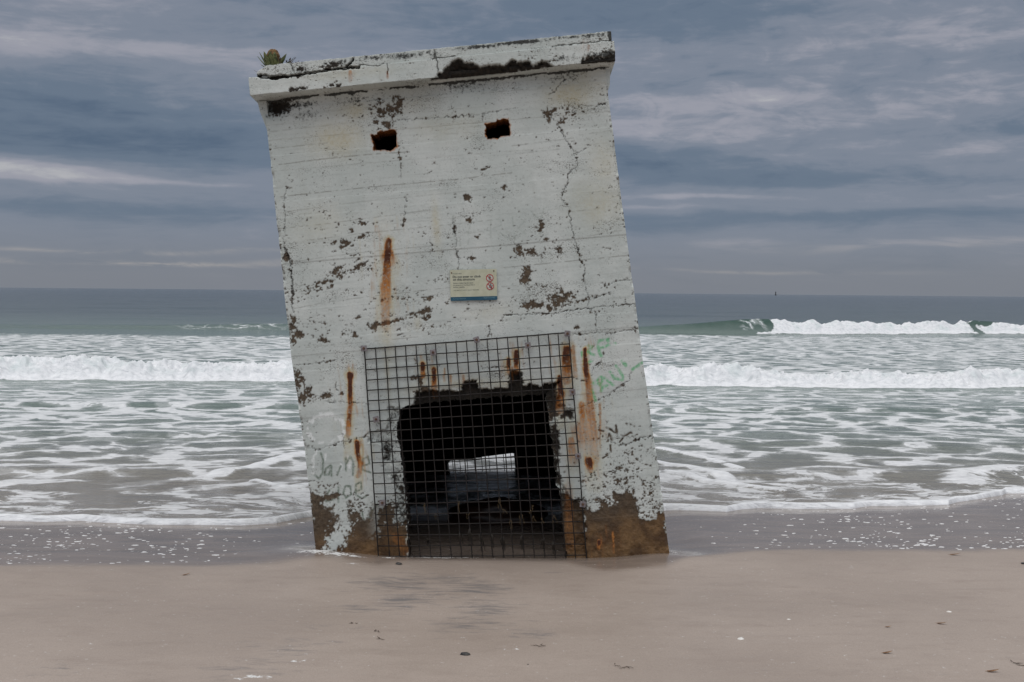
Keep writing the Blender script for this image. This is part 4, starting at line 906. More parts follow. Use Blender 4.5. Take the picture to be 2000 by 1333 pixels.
for j, (px, py) in enumerate(((1385, 488), (1392, 716))):
    X0, Z0 = sp(px, py)
    pic = bm_obj('pictogram', disc(X0, Z0, 0, 88 * k, -.0054, .0012), M['white'], sign)
    ring = disc(X0, Z0, 84 * k, 104 * k, -.0078, .003)
    blade(ring, (X0 - 62 * k, Z0 + 62 * k), (X0 + 62 * k, Z0 - 62 * k), 9 * k, 9 * k, -.0074, .001)
    bm_obj('ring', ring, M['red'], pic)
    fig = disc(X0 + 5 * k, Z0 + 52 * k, 0, 16 * k, -.0062, .0006, 16)
    if j == 0:
        blade(fig, (X0 + 2 * k, Z0 + 32 * k), (X0 - 4 * k, Z0 - 14 * k), 22 * k, 15 * k, -.0062, .0006)
        blade(fig, (X0 - 12 * k, Z0 - 14 * k), (X0 - 20 * k, Z0 - 68 * k), 9 * k, 8 * k, -.0063, .0006)
        blade(fig, (X0 + 6 * k, Z0 - 14 * k), (X0 + 24 * k, Z0 - 64 * k), 9 * k, 8 * k, -.0064, .0006)
        blade(fig, (X0 - 20 * k, Z0 + 26 * k), (X0 - 40 * k, Z0 - 6 * k), 7 * k, 6 * k, -.0065, .0006)
        blade(fig, (X0 + 20 * k, Z0 + 26 * k), (X0 + 38 * k, Z0 - 2 * k), 7 * k, 6 * k, -.0066, .0006)
    else:
        blade(fig, (X0 + 2 * k, Z0 + 32 * k), (X0 - 10 * k, Z0 - 10 * k), 20 * k, 15 * k, -.0062, .0006)
        blade(fig, (X0 - 14 * k, Z0 - 10 * k), (X0 - 34 * k, Z0 - 44 * k), 9 * k, 8 * k, -.0063, .0006)
        blade(fig, (X0 + 2 * k, Z0 - 10 * k), (X0 + 6 * k, Z0 - 62 * k), 9 * k, 8 * k, -.0064, .0006)
        blade(fig, (X0 + 20 * k, Z0 + 24 * k), (X0 + 52 * k, Z0 + 34 * k), 7 * k, 6 * k, -.0065, .0006)
        blade(fig, (X0 + 62 * k, Z0 + 20 * k), (X0 + 14 * k, Z0 - 68 * k), 10 * k, 18 * k, -.0066, .0006)
    bm_obj('figure', fig, M['ink'], pic)
for px, py in ((322, 320), (1500, 294)):
    X0, Z0 = sp(px, py)
    b = bmesh.new(); r = bmesh.ops.create_uvsphere(b, u_segments=12, v_segments=6, radius=.006)
    bmesh.ops.transform(b, matrix=Matrix.Translation((X0, -.006, Z0)) @ Matrix.Diagonal((1, .5, 1, 1)), verts=b.verts[:])
    bm_obj('screw', b, M['bolt'], sign, True)

# ------------------------------------------------------------------ plants growing on the roof edge
def blade_leaf(bm, base, direction, length, width, curl, up, thick=.006, n=7):
    """a fleshy pointed leaf: a tapered, bent, lens-shaped strip"""
    d = Vector(direction).normalized(); side = d.cross(Vector(up)).normalized(); nrm = side.cross(d).normalized()
    rows = []
    for k in range(n + 1):
        t = k / n
        wv = width * (math.sin(math.pi * (.12 + .88 * t) ** .8) ** .8) * (1 if t < 1 else 0) + .0006
        p = Vector(base) + d * length * t + nrm * curl * t * t
        th = thick * (1 - .8 * t)
        rows.append([bm.verts.new(p - side * wv), bm.verts.new(p - nrm * th), bm.verts.new(p + side * wv), bm.verts.new(p + nrm * th * .6)])
    for r0, r1 in zip(rows, rows[1:]):
        for q_ in range(4): bm.faces.new((r0[q_], r0[(q_ + 1) % 4], r1[(q_ + 1) % 4], r1[q_]))
    bm.faces.new(rows[0]); bm.faces.new(rows[-1])
pl = bpy.data.objects.new('succulent_plant', None); C.objects.link(pl)
pu = T['plant'][0]
pl.matrix_world = BM @ Matrix.Translation((pu, -.06, float(topcut(np.array([pu]))[0]) + .002)) @ Matrix.Rotation(R(5.4), 4, 'Y') @ Matrix.Scale(1.18, 4)
tag(pl, 'succulent with green leaves cupping a round brown flower head on the roof corner', 'plant')
rp = random.Random(3)
b = bmesh.new()
for k_ in range(13):
    a = k_ * 2.4; el = R(rp.uniform(48, 82))
    d = (math.cos(a) * math.cos(el), math.sin(a) * math.cos(el), math.sin(el))
    blade_leaf(b, (.018 * math.cos(a), .018 * math.sin(a), 0), d, rp.uniform(.075, .115), rp.uniform(.013, .02), -.02, (0, 0, 1) if el < 1.2 else (d[0], d[1], 2))
for a, el, L in ((2.9, 40, .135), (.2, 28, .14), (3.5, 52, .13), (-.5, 40, .135), (-1.7, 62, .12), (-1.2, 68, .115), (-2.2, 55, .125), (.0, 8, .15), (-.3, 14, .11), (2.6, 18, .10)):
    d = (math.cos(a) * math.cos(R(el)), math.sin(a) * math.cos(R(el)), math.sin(R(el)))
    blade_leaf(b, (.03 * math.cos(a), .03 * math.sin(a), 0), d, L, .027, .012, (0, 0, 1), .010)
bm_obj('leaves', b, M['leaf'], pl, True)
b = bmesh.new()
bmesh.ops.create_icosphere(b, subdivisions=4, radius=.050)
for v in b.verts:
    c_ = v.co.copy(); ph = math.atan2(c_.y, c_.x)
    v.co = c_ * (1 + .05 * math.sin(ph * 9 + c_.z * 60) + .04 * math.sin(c_.z * 190)) ; v.co = Vector((v.co.x * .95, v.co.y * .95, v.co.z * 1.15 + .085))
bm_obj('flower_head', b, M['head'], pl, True)
def weed_tuft(name, u, du, label, n, L, seed, mat, thick=.004):
    o = bpy.data.objects.new(name, None); C.objects.link(o)
    o.matrix_world = BM @ Matrix.Translation((u, -.08, float(topcut(np.array([u]))[0]) - .012))
    rr = random.Random(seed); b = bmesh.new()
    for _ in range(n):
        a = rr.uniform(0, 6.28); x = rr.uniform(-du, du); h = rr.uniform(.3, 1) * L
        p = [(x, rr.uniform(-.03, .03), 0)]
        for s_ in range(3): p.append((p[-1][0] + math.cos(a) * h * rr.uniform(.1, .5), p[-1][1] + math.sin(a) * h * .3, p[-1][2] + h * rr.uniform(.15, .4)))
        add_tube(b, p, [thick, thick * .9, thick * .7, thick * .3], 5)
        if rr.random() < .6: blade_leaf(b, p[-1], (math.cos(a), math.sin(a), .6), h * .5, .006, .004, (0, 0, 1), .002, 4)
    bm_obj('stems', b, mat, o, True)
    m2 = bmesh.new(); bmesh.ops.create_icosphere(m2, subdivisions=3, radius=1.0)
    for v in m2.verts:
        s_ = 1 + .35 * math.sin(v.co.x * 7 + seed) * math.sin(v.co.y * 6) + .2 * math.sin(v.co.z * 11)
        v.co = Vector((v.co.x * du * 1.1 * s_, v.co.y * .03 * s_, max(-.01, v.co.z * .022 * s_)))
    bm_obj('litter', m2, M['twig'], o, True)
    tag(o, label, 'weed'); return o
weed_tuft('dry_weed', pu + .125, .07, 'low dark dry weed clump on the roof beside the brown flower head', 26, .075, 5, M['twig'])
weed_tuft('roof_sprig', T['captop'][1][0] + .01, .03, 'tiny brown sprig in the broken end of the roof edge', 9, .05, 8, M['twig'], .003)

# ------------------------------------------------------------------ seaweed caught on the wires
for j, (u, v, L) in enumerate(T['strands'] + T['curls']):
    straw = j < len(T['strands'])
    b = bmesh.new(); rr = random.Random(100 + j)
    for s_ in range(2 if straw else 3):
        x = rr.uniform(-.008, .008); p = []
        for t in range(8):
            x += rr.uniform(-.008, .008)
            p.append((x, -.008 - .006 * math.sin(t), (.5 - t / 7) * L * rr.uniform(.8, 1.0)))
        p.sort(key=lambda q_: -q_[2])
        add_tube(b, p, [.0015, .002, .0024, .0022, .002, .0018, .0015, .001] if straw else [.004, .006, .007, .007, .006, .005, .004, .002], 5)
    o = bm_obj('seaweed_strand', b, M['straw'] if straw else M['tangle'], None, True)
    o.matrix_world = BM @ Matrix.Translation((u, -.028, v))
    tag(o, 'thin straw-coloured seaweed strand hanging on the doorway wire grille' if straw else 'dark tangled seaweed wound round the lowest wires of the doorway grille', 'seaweed',
        'pale seaweed strands on the grille' if straw else 'dark seaweed tangles on the grille')

# ------------------------------------------------------------------ beach
def tabl(key, t):
    p = T[key]; return np.interp(t, [a for a, _ in p], [b for _, b in p])
def zs(y): return np.where(y < 13.2, .03 * (13.2 - y), -.04 * (y - 13.2))
tan_in = np.linspace(-.54, .54, 1081)
outer = np.array([.58, .64, .72, .85, 1.05, 1.4, 2.0, 3.2, 6.0])
TANS = np.concatenate([-outer[::-1], tan_in, outer])
def beach():
    ys = np.concatenate([[-300, -100, -40, -20, -10, -5, -2, 0, 1.5], np.arange(3, 6, .06), np.arange(6, 14.5, .022), np.arange(14.5, 18, .1), [20, 25, 40, 80, 200]])
    Yg, Tg = np.meshgrid(ys, TANS, indexing='ij')
    Xg = Tg * np.maximum(Yg, 5.0)
    Xg = np.where(np.abs(Tg) > .55, Xg * np.where(Yg < 3, 12, 3), Xg)
    z = np.maximum(zs(Yg), -5)
    z = np.minimum(z, .55 + 0 * z) + np.where(Yg < 0, .0, 0)
    z = z + .014 * (fbm(Xg * .45, Yg * .8, 4, 2) - .5) * sstep(13.0, 10.0, Yg) + .004 * (fbm(Xg * 3, Yg * 7, 4, 12) - .5) * sstep(10.4, 9.6, Yg)
    z = z + .10 * np.exp(-((Xg - 0) / 2.6) ** 2) * sstep(10.9, 10.3, Yg) * 0
    for cx_, cy_ in ((-1.66, 10.45), (1.36, 10.45)):
        z = z + .05 * np.exp(-((Xg - cx_) / .38) ** 2 - ((Yg - cy_) / .45) ** 2)
    # scour round the walls
    fx = np.maximum(np.abs(Xg + .03) - 1.55, 0); fy = np.abs(Yg - 12.1)
    z = z - .03 * np.exp(-(fx / .25) ** 2) * sstep(1.95, 1.2, fy) * sstep(10.2, 10.6, Yg)
    fl = tabl('film', Tg)
    fd = Yg - fl + .16 * (fbm(Xg * 1.3, Yg * 3, 4, 5) - .5)
    film = (.80 * sstep(-.20, .14, fd) + .20 * sstep(-.9, .3, fd)) * (Yg > 3)
    mineral = np.zeros_like(z)
    for x, y, rx, ry, a in T['mineral']:
        mineral = np.maximum(mineral, a * np.exp(-((Xg - x) / (rx * .8)) ** 2 - ((Yg - y) / (ry * 2.2)) ** 2))
    froth = np.zeros_like(z)
    for x, y, rx, ry in T['sandfoam']:
        froth = np.maximum(froth, 1.15 * np.exp(-((Xg - x) / rx) ** 2 - ((Yg - y) / (ry * 1.2)) ** 2))
    inside = ((np.abs(Xg - .02) < 1.3) & (Yg > 10.75) & (Yg < 13.3)) * .0
    o = mesh_obj('beach_sand', np.stack([Xg, Yg, z], -1).reshape(-1, 3), grid_faces(len(ys), len(TANS)), M['sand'], None,
                 {'film': film, 'mineral': mineral, 'froth': froth, 'inside': inside})
    o['kind'] = 'structure'
    return o
beach()

# ------------------------------------------------------------------ sea with its breakers
def sea():
    # rows measured from the edge of the swash
    ds = [0.0]
    t = 0.0
    rows = []
    y = 12.6
    while y < 90:
        rows.append(y)
        base = max(.02, y * y / 2895 * .55)
        if y < 13.2: base = .016
        if 30.0 < y < 37.5: base = .045
        if 66 < y < 83: base = .12
        y += base
    while y < 60000:
        rows.append(y); y *= 1.012 if y < 1500 else 1.12
    rows = np.array(rows) - 12.6
    Tt, Tg = np.meshgrid(rows, TANS, indexing='ij')
    ysw = tabl('swash', Tg)
    yy = ysw + Tt + (12.6 - ysw) * sstep(1, 12, Tt)
    X = Tg * yy
    ysw = ysw + .05 * (fbm(X * 2.2, X * 0, 4, 3) - .5) * (Tt < 3)
    Y = ysw + Tt + (12.6 - ysw) * sstep(1, 12, Tt)
    t = Y - ysw
    near = yy < 95
    # body of the water
    z0 = zs(ysw)
    z = z0 * np.exp(-t / 1.2)
    lipw = .09 + .05 * fbm(X * 1.5, X * 0 + 3, 3, 6)
    lip = sstep(0, .075, t) * (.030 + .030 * fbm(X * 2.5, t * 3, 3, 8)) * np.exp(-np.maximum(t - lipw, 0) / .25)
    z = z + lip + .006 * sstep(0, .06, t)
    amp = sstep(.3, 6, t)
    z = z + amp * (.05 * (fbm(X * .55, Y * 1.0, 4, 31) - .5) + .02 * (fbm(X * 2.2, Y * 3.2, 3, 41) - .5)) * sstep(140, 40, Y)
    z = z + amp * .10 * (fbm(X * .10, Y * .38, 3, 15) - .5) * sstep(14, 26, Y)
    z = z + .30 * (fbm(X * .03, Y * .11, 4, 19) - .5) * sstep(60, 110, Y)
    z = np.where(t < 1e-6, z - .09, z)
    # secondary swash bores
    for (A, yc, slope, w) in ((.05, 15.6, .03, .5), (.05, 19.5, -.02, .7), (.07, 24.5, .01, .9)):
        e = Y - (yc + slope * X + 1.6 * (fbm(X * .16, X * 0 + yc, 3, int(yc)) - .5))
        z = z + A * sstep(-.35, 0, e) * np.exp(-np.maximum(e, 0) / w)
    # breaker 1
    yb = 31.6 + .9 * (fbm(X * .11, X * 0, 3, 77) - .5) * 2 + .9 * (fbm(X * .6, X * 0, 3, 78) - .5) + .35 * (fbm(X * 2.4, X * 0, 3, 76) - .5) - .004 * X
    e = Y - yb
    Ab = np.interp(X, [-30, -14, -8, 0, 8, 14, 30], [.52, .50, .42, .40, .34, .34, .36])
    wf = .50 + .45 * fbm(X * 1.1, X * 0 + 9, 3, 79)
    lump = fbm(X * 2.6, Y * 2.2, 4, 81) - .5
    lump2 = 1 - np.abs(2 * fbm(X * 4.5, Y * 4.5, 3, 85) - 1)
    rise = sstep(0, 1, e / wf)
    h1 = Ab * rise * np.exp(-np.maximum(e - wf, 0) / 3.0) * (.55 + .90 * fbm(X * .38, X * 0 + 4, 4, 82))
    body1 = rise * np.exp(-np.maximum(e - wf, 0) / 1.2)
    z = z + h1 + body1 * (.38 * lump + .17 * (lump2 - .6) + .10 * (fbm(X * 9, Y * 9, 2, 88) - .5))
    fz1 = np.exp(-np.maximum(e - 1.2 - 1.2 * fbm(X * .5, Y * .6, 3, 87), 0) / .7) * sstep(-.04, .05, e + .20 * (fbm(X * 3, Y * 3, 3, 86) - .5))
    # breaker 2
    yb2 = 72.0 + np.interp(X, [-40, -20, 8, 12, 20, 30, 40], [0, 0, 0, 0, 2.0, 5.0, 5.5]) + 1.2 * (fbm(X * .09, X * 0, 3, 97) - .5)
    e2 = Y - yb2
    A2 = np.interp(X, [-60, -30, -24, -16, -10, -4, 4, 8, 11, 14, 15.2, 17, 24, 29.2, 30, 31, 33, 40, 60], [.25, .15, .22, .34, .30, .12, .25, .40, .62, .88, .92, .84, .74, .70, .86, .80, .66, .55, .3])
    wf2 = 1.1 + .4 * fbm(X * .5, X * 0, 3, 98)
    rise2 = sstep(0, 1, e2 / wf2)
    Xw = X + 4.0 * (fbm(X * .9, Y * .9, 5, 3) - .5) - .45 * e2
    fz2 = sstep(14.7, 15.3, Xw) * (1 - sstep(29.0, 29.5, Xw) * sstep(30.6, 30.1, Xw) * sstep(2.2, 1.2, e2))
    decay2 = 1.6
    z = z + (A2 * rise2 * np.exp(-np.maximum(e2 - wf2, 0) / decay2)) + fz2 * rise2 * np.exp(-np.maximum(e2 - wf2, 0) / 1.0) * (.55 * (fbm(X * 1.3, Y * 1.2, 4, 99) - .5) + .35 * (fbm(X * .35, X * 0 + 2, 3, 94) - .5) + .12 * (fbm(X * 4, Y * 4, 2, 95) - .5))
    foam2 = fz2 * sstep(.0, .25, e2 + .25 * (fbm(X * 2, Y * 2, 3, 96) - .5)) * np.exp(-np.maximum(e2 - 2.5, 0) / .8)
    # foam cover
    front = np.where(X > 6, 70.0, 62.5) + 2.0 * (fbm(X * .2, X * 0, 3, 66) - .5)
    cov = np.interp(Y, [12.0, 14.5, 17, 22, 27, 30.2, 31.4, 33, 36, 45, 60, 64, 300], [.44, .44, .47, .50, .48, .40, .26, .46, .48, .56, .58, .54, .50])
    cov = cov + .20 * (fbm(X * .22, Y * .30, 3, 55) - .5) * sstep(45, 20, Y) + .22 * (fbm(X * .12, Y * .16, 3, 56) - .5)
    wx_ = X * .75 + 1.6 * fbm(X * .5, Y * .6, 3, 201); wy_ = Y * .75 + 1.6 * fbm(X * .5 + 9, Y * .6, 3, 203)
    swirl = 1 - np.abs(2 * fbm(wx_, wy_, 3, 205) - 1) * 2.2
    cov = cov + (.42 * (swirl - .62)) * sstep(22, 16, Y) * sstep(.3, 1.0, t)
    cov = cov * sstep(3.0, -2.0, Y - front)
    side = sstep(1.5, 5.0, X) * sstep(19, 15.5, Y)
    cov = cov - .14 * side * sstep(6.5, 3.5, X)
    lipc = sstep(.14 + .26 * fbm(X * 1.1, X * 0 + 7, 4, 16), .06, t) * 1.2
    lace = .46 * np.exp(-t / 1.1)
    cov = np.maximum(cov, np.maximum(lipc, np.minimum(lace + .22 * np.exp(-t / .35), 1)))
    for br, pts in T['lines']:
        D = np.full(X.shape, 9.0)
        m = (Y < 22) & (np.abs(X) < 9)
        xx, yy_ = X[m], Y[m]; dd = np.full(xx.shape, 9.0)
        for (a, b_), (c, d) in zip(pts, pts[1:]):
            l2 = (c - a) ** 2 + (d - b_) ** 2
            s_ = np.clip(((xx - a) * (c - a) + (yy_ - b_) * (d - b_)) / l2, 0, 1)
            dd = np.minimum(dd, np.hypot(xx - a - s_ * (c - a), (yy_ - b_ - s_ * (d - b_))))
        dd = dd + .12 * (fbm(xx * 2, yy_ * 2, 3, 5) - .5)
        top_ = .98 if br < .25 else (.50 + .60 * fbm(xx * 2.2, yy_ * 2.6, 4, 7))
        cov[m] = np.maximum(cov[m], top_ * sstep(br * 1.5, br * .4, dd))
        z[m] += .03 * sstep(br * 1.5, 0, dd)
    # calmer band in front of the breakers, foam on top of them
    cov = cov * (1 - .55 * sstep(-1.0, -.1, e) * sstep(.1, -.1, e))
    cov = np.maximum(cov, 1.25 * fz1)
    cov = cov * (1 - sstep(-1.5, .2, e2) * sstep(8, 2, e2) * sstep(4, 7, X))
    cov = np.maximum(cov, 1.25 * foam2)
    # flecks on the faint swell to the left and on the curl
    fl = sstep(-23, -19, X) * sstep(-9, -12, X) * sstep(-1.5, .5, e2) * sstep(3, 1, e2) * .30
    fl = fl + .30 * sstep(13.2, 14.2, X) * sstep(15.8, 15.2, X) * sstep(0, .6, e2) * sstep(2.4, 1.4, e2)
    cov = np.maximum(cov, fl * (.1 + 1.6 * fbm(X * .9, Y * 1.2, 3, 91)))
    lacez = sstep(2.6, .6, t) * sstep(.12, .35, t) * .9 + .35 * sstep(3.5, 2, t)
    shallow = np.interp(Y, [12, 14.5, 20, 27, 40, 62, 80, 120, 400], [1.0, .92, .68, .56, .5, .44, .34, .14, 0])
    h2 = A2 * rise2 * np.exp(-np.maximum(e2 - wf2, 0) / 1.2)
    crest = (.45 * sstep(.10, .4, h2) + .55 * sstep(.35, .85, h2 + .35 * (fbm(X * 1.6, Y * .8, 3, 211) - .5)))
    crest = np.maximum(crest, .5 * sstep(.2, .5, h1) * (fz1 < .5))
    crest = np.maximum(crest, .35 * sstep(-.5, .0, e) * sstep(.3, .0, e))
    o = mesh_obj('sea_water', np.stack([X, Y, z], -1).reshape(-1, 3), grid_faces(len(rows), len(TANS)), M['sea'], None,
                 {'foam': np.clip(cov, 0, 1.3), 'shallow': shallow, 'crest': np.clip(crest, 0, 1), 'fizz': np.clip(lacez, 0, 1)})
    o['kind'] = 'structure'
    print('sea', X.shape)
sea()

# ------------------------------------------------------------------ foam flecks left on the wet sand
def flecks():
    rr = np.random.RandomState(5)
    V_, F_ = [], []
    n = 0; tries = 0
    while n < 850 and tries < 40000:
        tries += 1
        tn = rr.uniform(-.54, .54)
        y0 = float(tabl('film', tn)) + .03; y1 = float(tabl('swash', tn)) - .03
        f = rr.uniform() ** 1.15
        y = y0 + (y1 - y0) * f; x = tn * y
        if abs(x + .0) < 1.9: continue
        dn = .16 + .84 * float(sstep(-1.8, -3.2, x)) if x < 0 else .25 + .75 * float(sstep(2.0, 3.8, x))
        dn *= .45 + .9 * float(sstep(.42, .68, fbm(np.array(x * 1.6), np.array(y * 1.3), 3, 4)))
        dn *= 1 - .55 * f
        if rr.uniform() > dn: continue
        s = (.0055 + .011 * rr.uniform() ** 2.2)
        el = rr.uniform(1.1, 2.6); a = rr.normal(0, .22) + (.25 if x > 0 else -.05)
        z = float(zs(np.array(y))) + .001
        o = len(V_); m = 9
        ph = rr.uniform(0, 6, 3)
        for ring, (q_, h) in enumerate(((1.0, 0.0), (.75, .35), (.35, .5))):
            for i in range(m):
                th = 2 * math.pi * i / m
                rad = s * q_ * (1 + .25 * math.sin(2 * th + ph[0]) + .2 * math.sin(3 * th + ph[1]))
                px, py = rad * math.cos(th) * el, rad * math.sin(th) * 1.15
                V_.append((x + px * math.cos(a) - py * math.sin(a), y + px * math.sin(a) + py * math.cos(a), z + h * s * .5 - (.002 if ring == 0 else 0)))
        V_.append((x, y, z + s * .27))
        for ring in range(2):
            for i in range(m):
                F_.append((o + ring * m + i, o + ring * m + (i + 1) % m, o + (ring + 1) * m + (i + 1) % m, o + (ring + 1) * m + i))
        for i in range(m): F_.append((o + 2 * m + i, o + 2 * m + (i + 1) % m, o + 3 * m))
        n += 1
    ob = mesh_obj('foam_flecks', V_, F_, M['froth'])
    tag(ob, 'scattered white foam flecks left on the wet sand', 'foam', kind='stuff')
flecks()

# ------------------------------------------------------------------ small things lying on the sand
LAB = {'leaf': ['small orange dead leaf lying alone on the sand left of the blockhouse', 'curled tan dead leaf at the wet sand edge right of the blockhouse', 'brown dead leaf with dark shadowed edge on the smooth right foreground sand',
                'tiny reddish leaf scrap on the sand right of the white shells', 'small pale orange leaf scrap lying nearer the camera than the reddish scrap', 'flat tan leaf beside the weed scrap in the right bottom corner'],
       'shell': ['larger white shell lying alone on bare sand in the foreground', 'smaller white shell farther up the sand than the larger white shell', 'off-white shell fragment above the brown dead leaf'],
       'stone': ['black pebble on the sand at the foot of the doorway grille', 'flat grey-black pebble in the foreground among dark sand streaks', 'tiny black pebble near the bottom centre of the sand', 'dark pebble cut by the right edge at the wet sand'],
       'weed': ['thin dark seaweed scrap on plain sand right of the flat pebble', 'brown seaweed scrap at the bottom edge below the white shells', 'tangled seaweed scrap in the right bottom corner', 'small dark seaweed scrap nearest the doorway in the grey sand streaks', 'dark seaweed scrap in the middle of the grey sand streaks', 'dark seaweed scrap at the lower end of the grey sand streaks']}
CAT = {'leaf': 'leaf', 'shell': 'shell', 'stone': 'pebble', 'weed': 'seaweed'}
NAME = {'leaf': 'dead_leaf', 'shell': 'seashell', 'stone': 'pebble', 'weed': 'seaweed_scrap'}
cnt = {}
for j, (kd, x, y, s) in enumerate(T['debris']):
    i = cnt.get(kd, 0); cnt[kd] = i + 1
    rr = random.Random(40 + j); z = float(zs(np.array(y)))
    b = bmesh.new()
    if kd == 'leaf':
        blade_leaf(b, (-s, 0, .004), (1, rr.uniform(-.3, .3), .06), 2 * s, s * .38, s * .35, (0, 0, 1), s * .05, 9)
        add_tube(b, [(-s * 1.35, 0, .003), (-s * .9, 0, .004)], .0012, 5)
    elif kd == 'shell':
        n_, m_ = 7, 18
        top = b.verts.new((0, s * .35, s * .42)); prev = None
        for a in range(1, n_ + 1):
            f = a / n_; ring = []
            for c_ in range(m_):
                th = 2 * math.pi * c_ / m_
                rad = s * (math.sin(f * math.pi / 2)) * (1 + .04 * (c_ % 2)) * (1 + .15 * math.cos(th))
                ring.append(b.verts.new((rad * math.cos(th) * 1.15, s * .35 * (1 - f) + rad * math.sin(th) * .85, s * .42 * math.cos(f * math.pi / 2) - .002)))
            for c_ in range(m_):
                if prev: b.faces.new((prev[c_], prev[(c_ + 1) % m_], ring[(c_ + 1) % m_], ring[c_]))
                else: b.faces.new((top, ring[c_], ring[(c_ + 1) % m_]))
            prev = ring
        b.faces.new(prev)
    elif kd == 'stone':
        bmesh.ops.create_icosphere(b, subdivisions=3, radius=s)
        for v in b.verts:
            d = 1 + .16 * math.sin(v.co.x / s * 3 + j) * math.cos(v.co.y / s * 2.6) + .08 * math.sin(v.co.z / s * 5 + j)
            v.co = Vector((v.co.x * d * 1.15, v.co.y * d * .8, v.co.z * d * .38 + s * .18))
    else:
        for q_ in range(4):
            p = [(rr.uniform(-s, s) * .5, rr.uniform(-s, s) * .25, .003)]
            a = rr.uniform(-.5, .5) + (math.pi if rr.random() < .5 else 0)
            for st in range(6):
                a += rr.uniform(-.7, .7)
                p.append((p[-1][0] + s * .12 * math.cos(a), p[-1][1] + s * .13 * math.sin(a), .003 + .004 * rr.random()))
            add_tube(b, p, [.001, .0018, .002, .002, .0018, .0015, .0006], 5)
            if q_ % 2: blade_leaf(b, p[-1], (math.cos(a), math.sin(a), .02), s * .25, s * .035, .004, (0, 0, 1), .0015, 4)
    mt = {'leaf': M['deadleaf'], 'shell': M['shell'], 'stone': M['stone'], 'weed': M['weed']}[kd]
    o = bm_obj(NAME[kd], b, mt, None, True)
    o.location = (x, y, z + .002); o.rotation_euler = (0, 0, rr.uniform(-.5, .5))
    tag(o, LAB[kd][i], CAT[kd])

# rubble washed into the room
b = bmesh.new(); bmesh.ops.create_icosphere(b, subdivisions=4, radius=1.0)
for v in b.verts:
    p = v.co; d = 1 + .22 * (float(fbm(np.array(p.x * 1.7 + 9), np.array(p.y * 1.7 + p.z * 1.3), 4, 3)) - .5) * 2
    v.co = Vector((p.x * .55 * d, p.y * .32 * d, p.z * .20 * d))
o = bm_obj('rubble_mound', b, M['rubble'], None, True); o.location = (T['rubble'][0], T['rubble'][1] + .1, .02)
tag(o, 'low dark reddish rubble mound on the wet floor inside the doorway', 'rubble')

# ------------------------------------------------------------------ channel marker on the horizon
mx, my = T['marker']
mk = bpy.data.objects.new('channel_marker', None); C.objects.link(mk); mk.location = (mx, my, 0)
tag(mk, 'slim dark channel marker standing out at sea on the horizon', 'sea marker')
b = bmesh.new()
for r0, r1, z0, z1 in ((2.6, 2.2, -2, 2.0), (1.25, 1.0, 2.0, 7.5)):
    r = bmesh.ops.create_cone(b, segments=14, radius1=r0, radius2=r1, depth=z1 - z0, cap_ends=True)
    bmesh.ops.translate(b, vec=(0, 0, (z0 + z1) / 2), verts=r['verts'])
bm_obj('pile', b, M['marker'], mk, True)
b = bmesh.new(); r = bmesh.ops.create_cone(b, segments=14, radius1=1.9, radius2=1.9, depth=.5, cap_ends=True)
bmesh.ops.translate(b, vec=(0, 0, 7.7), verts=r['verts'])
r = bmesh.ops.create_cone(b, segments=14, radius1=1.0, radius2=.3, depth=3.0, cap_ends=True)
bmesh.ops.translate(b, vec=(0, 0, 9.4), verts=r['verts'])
bm_obj('lantern', b, M['marker'], mk, True)

# ------------------------------------------------------------------ sky
SUN_EL, SUN_AZ = R(64), R(205)
world = bpy.data.worlds.new('World'); S.world = world
N = Nodes('World', world)
d = N.node('ShaderNodeTexCoord').outputs['Generated']
D = N.xyz(N.vm('NORMALIZE', d))
DEG = 57.29578
el = N.mul(N.m('ARCSINE', D[2]), DEG)
az = N.mul(N.m('ARCTAN2', D[0], D[1]), DEG)
zz = N.m('MAXIMUM', D[2], 0.0)
pz = N.m('DIVIDE', 1.0, N.add(zz, .055))
P = N.comb(N.mul(D[0], pz), N.mul(D[1], pz), 0)          # cloud deck seen in perspective
w = N.noise(N.scale(P, (.35, .35, 1)), 1.0, 3, .5).outputs['Color']
Pw = N.vm('ADD', P, N.vm('SCALE', N.vm('SUBTRACT', w, (.5, .5, .5)), None, 1.1))
c1 = N.noise(N.scale(Pw, (.42, .60, 1)), 1.0, 7, .56).outputs[0]
c2 = N.noise(N.scale(Pw, (2.6, 2.2, 1)), 1.0, 6, .60).outputs[0]
band = N.noise(N.comb(N.mul(az, .085), N.mul(el, .60), 3.7), 1.0, 6, .58, .5).outputs[0]
wisp = N.noise(N.comb(N.mul(az, .20), N.mul(el, 1.1), 9.1), 1.0, 7, .64, .8).outputs[0]
lump = N.noise(N.comb(N.mul(az, .38), N.mul(el, 1.0), 5.3), 1.0, 7, .60, .9).outputs[0]
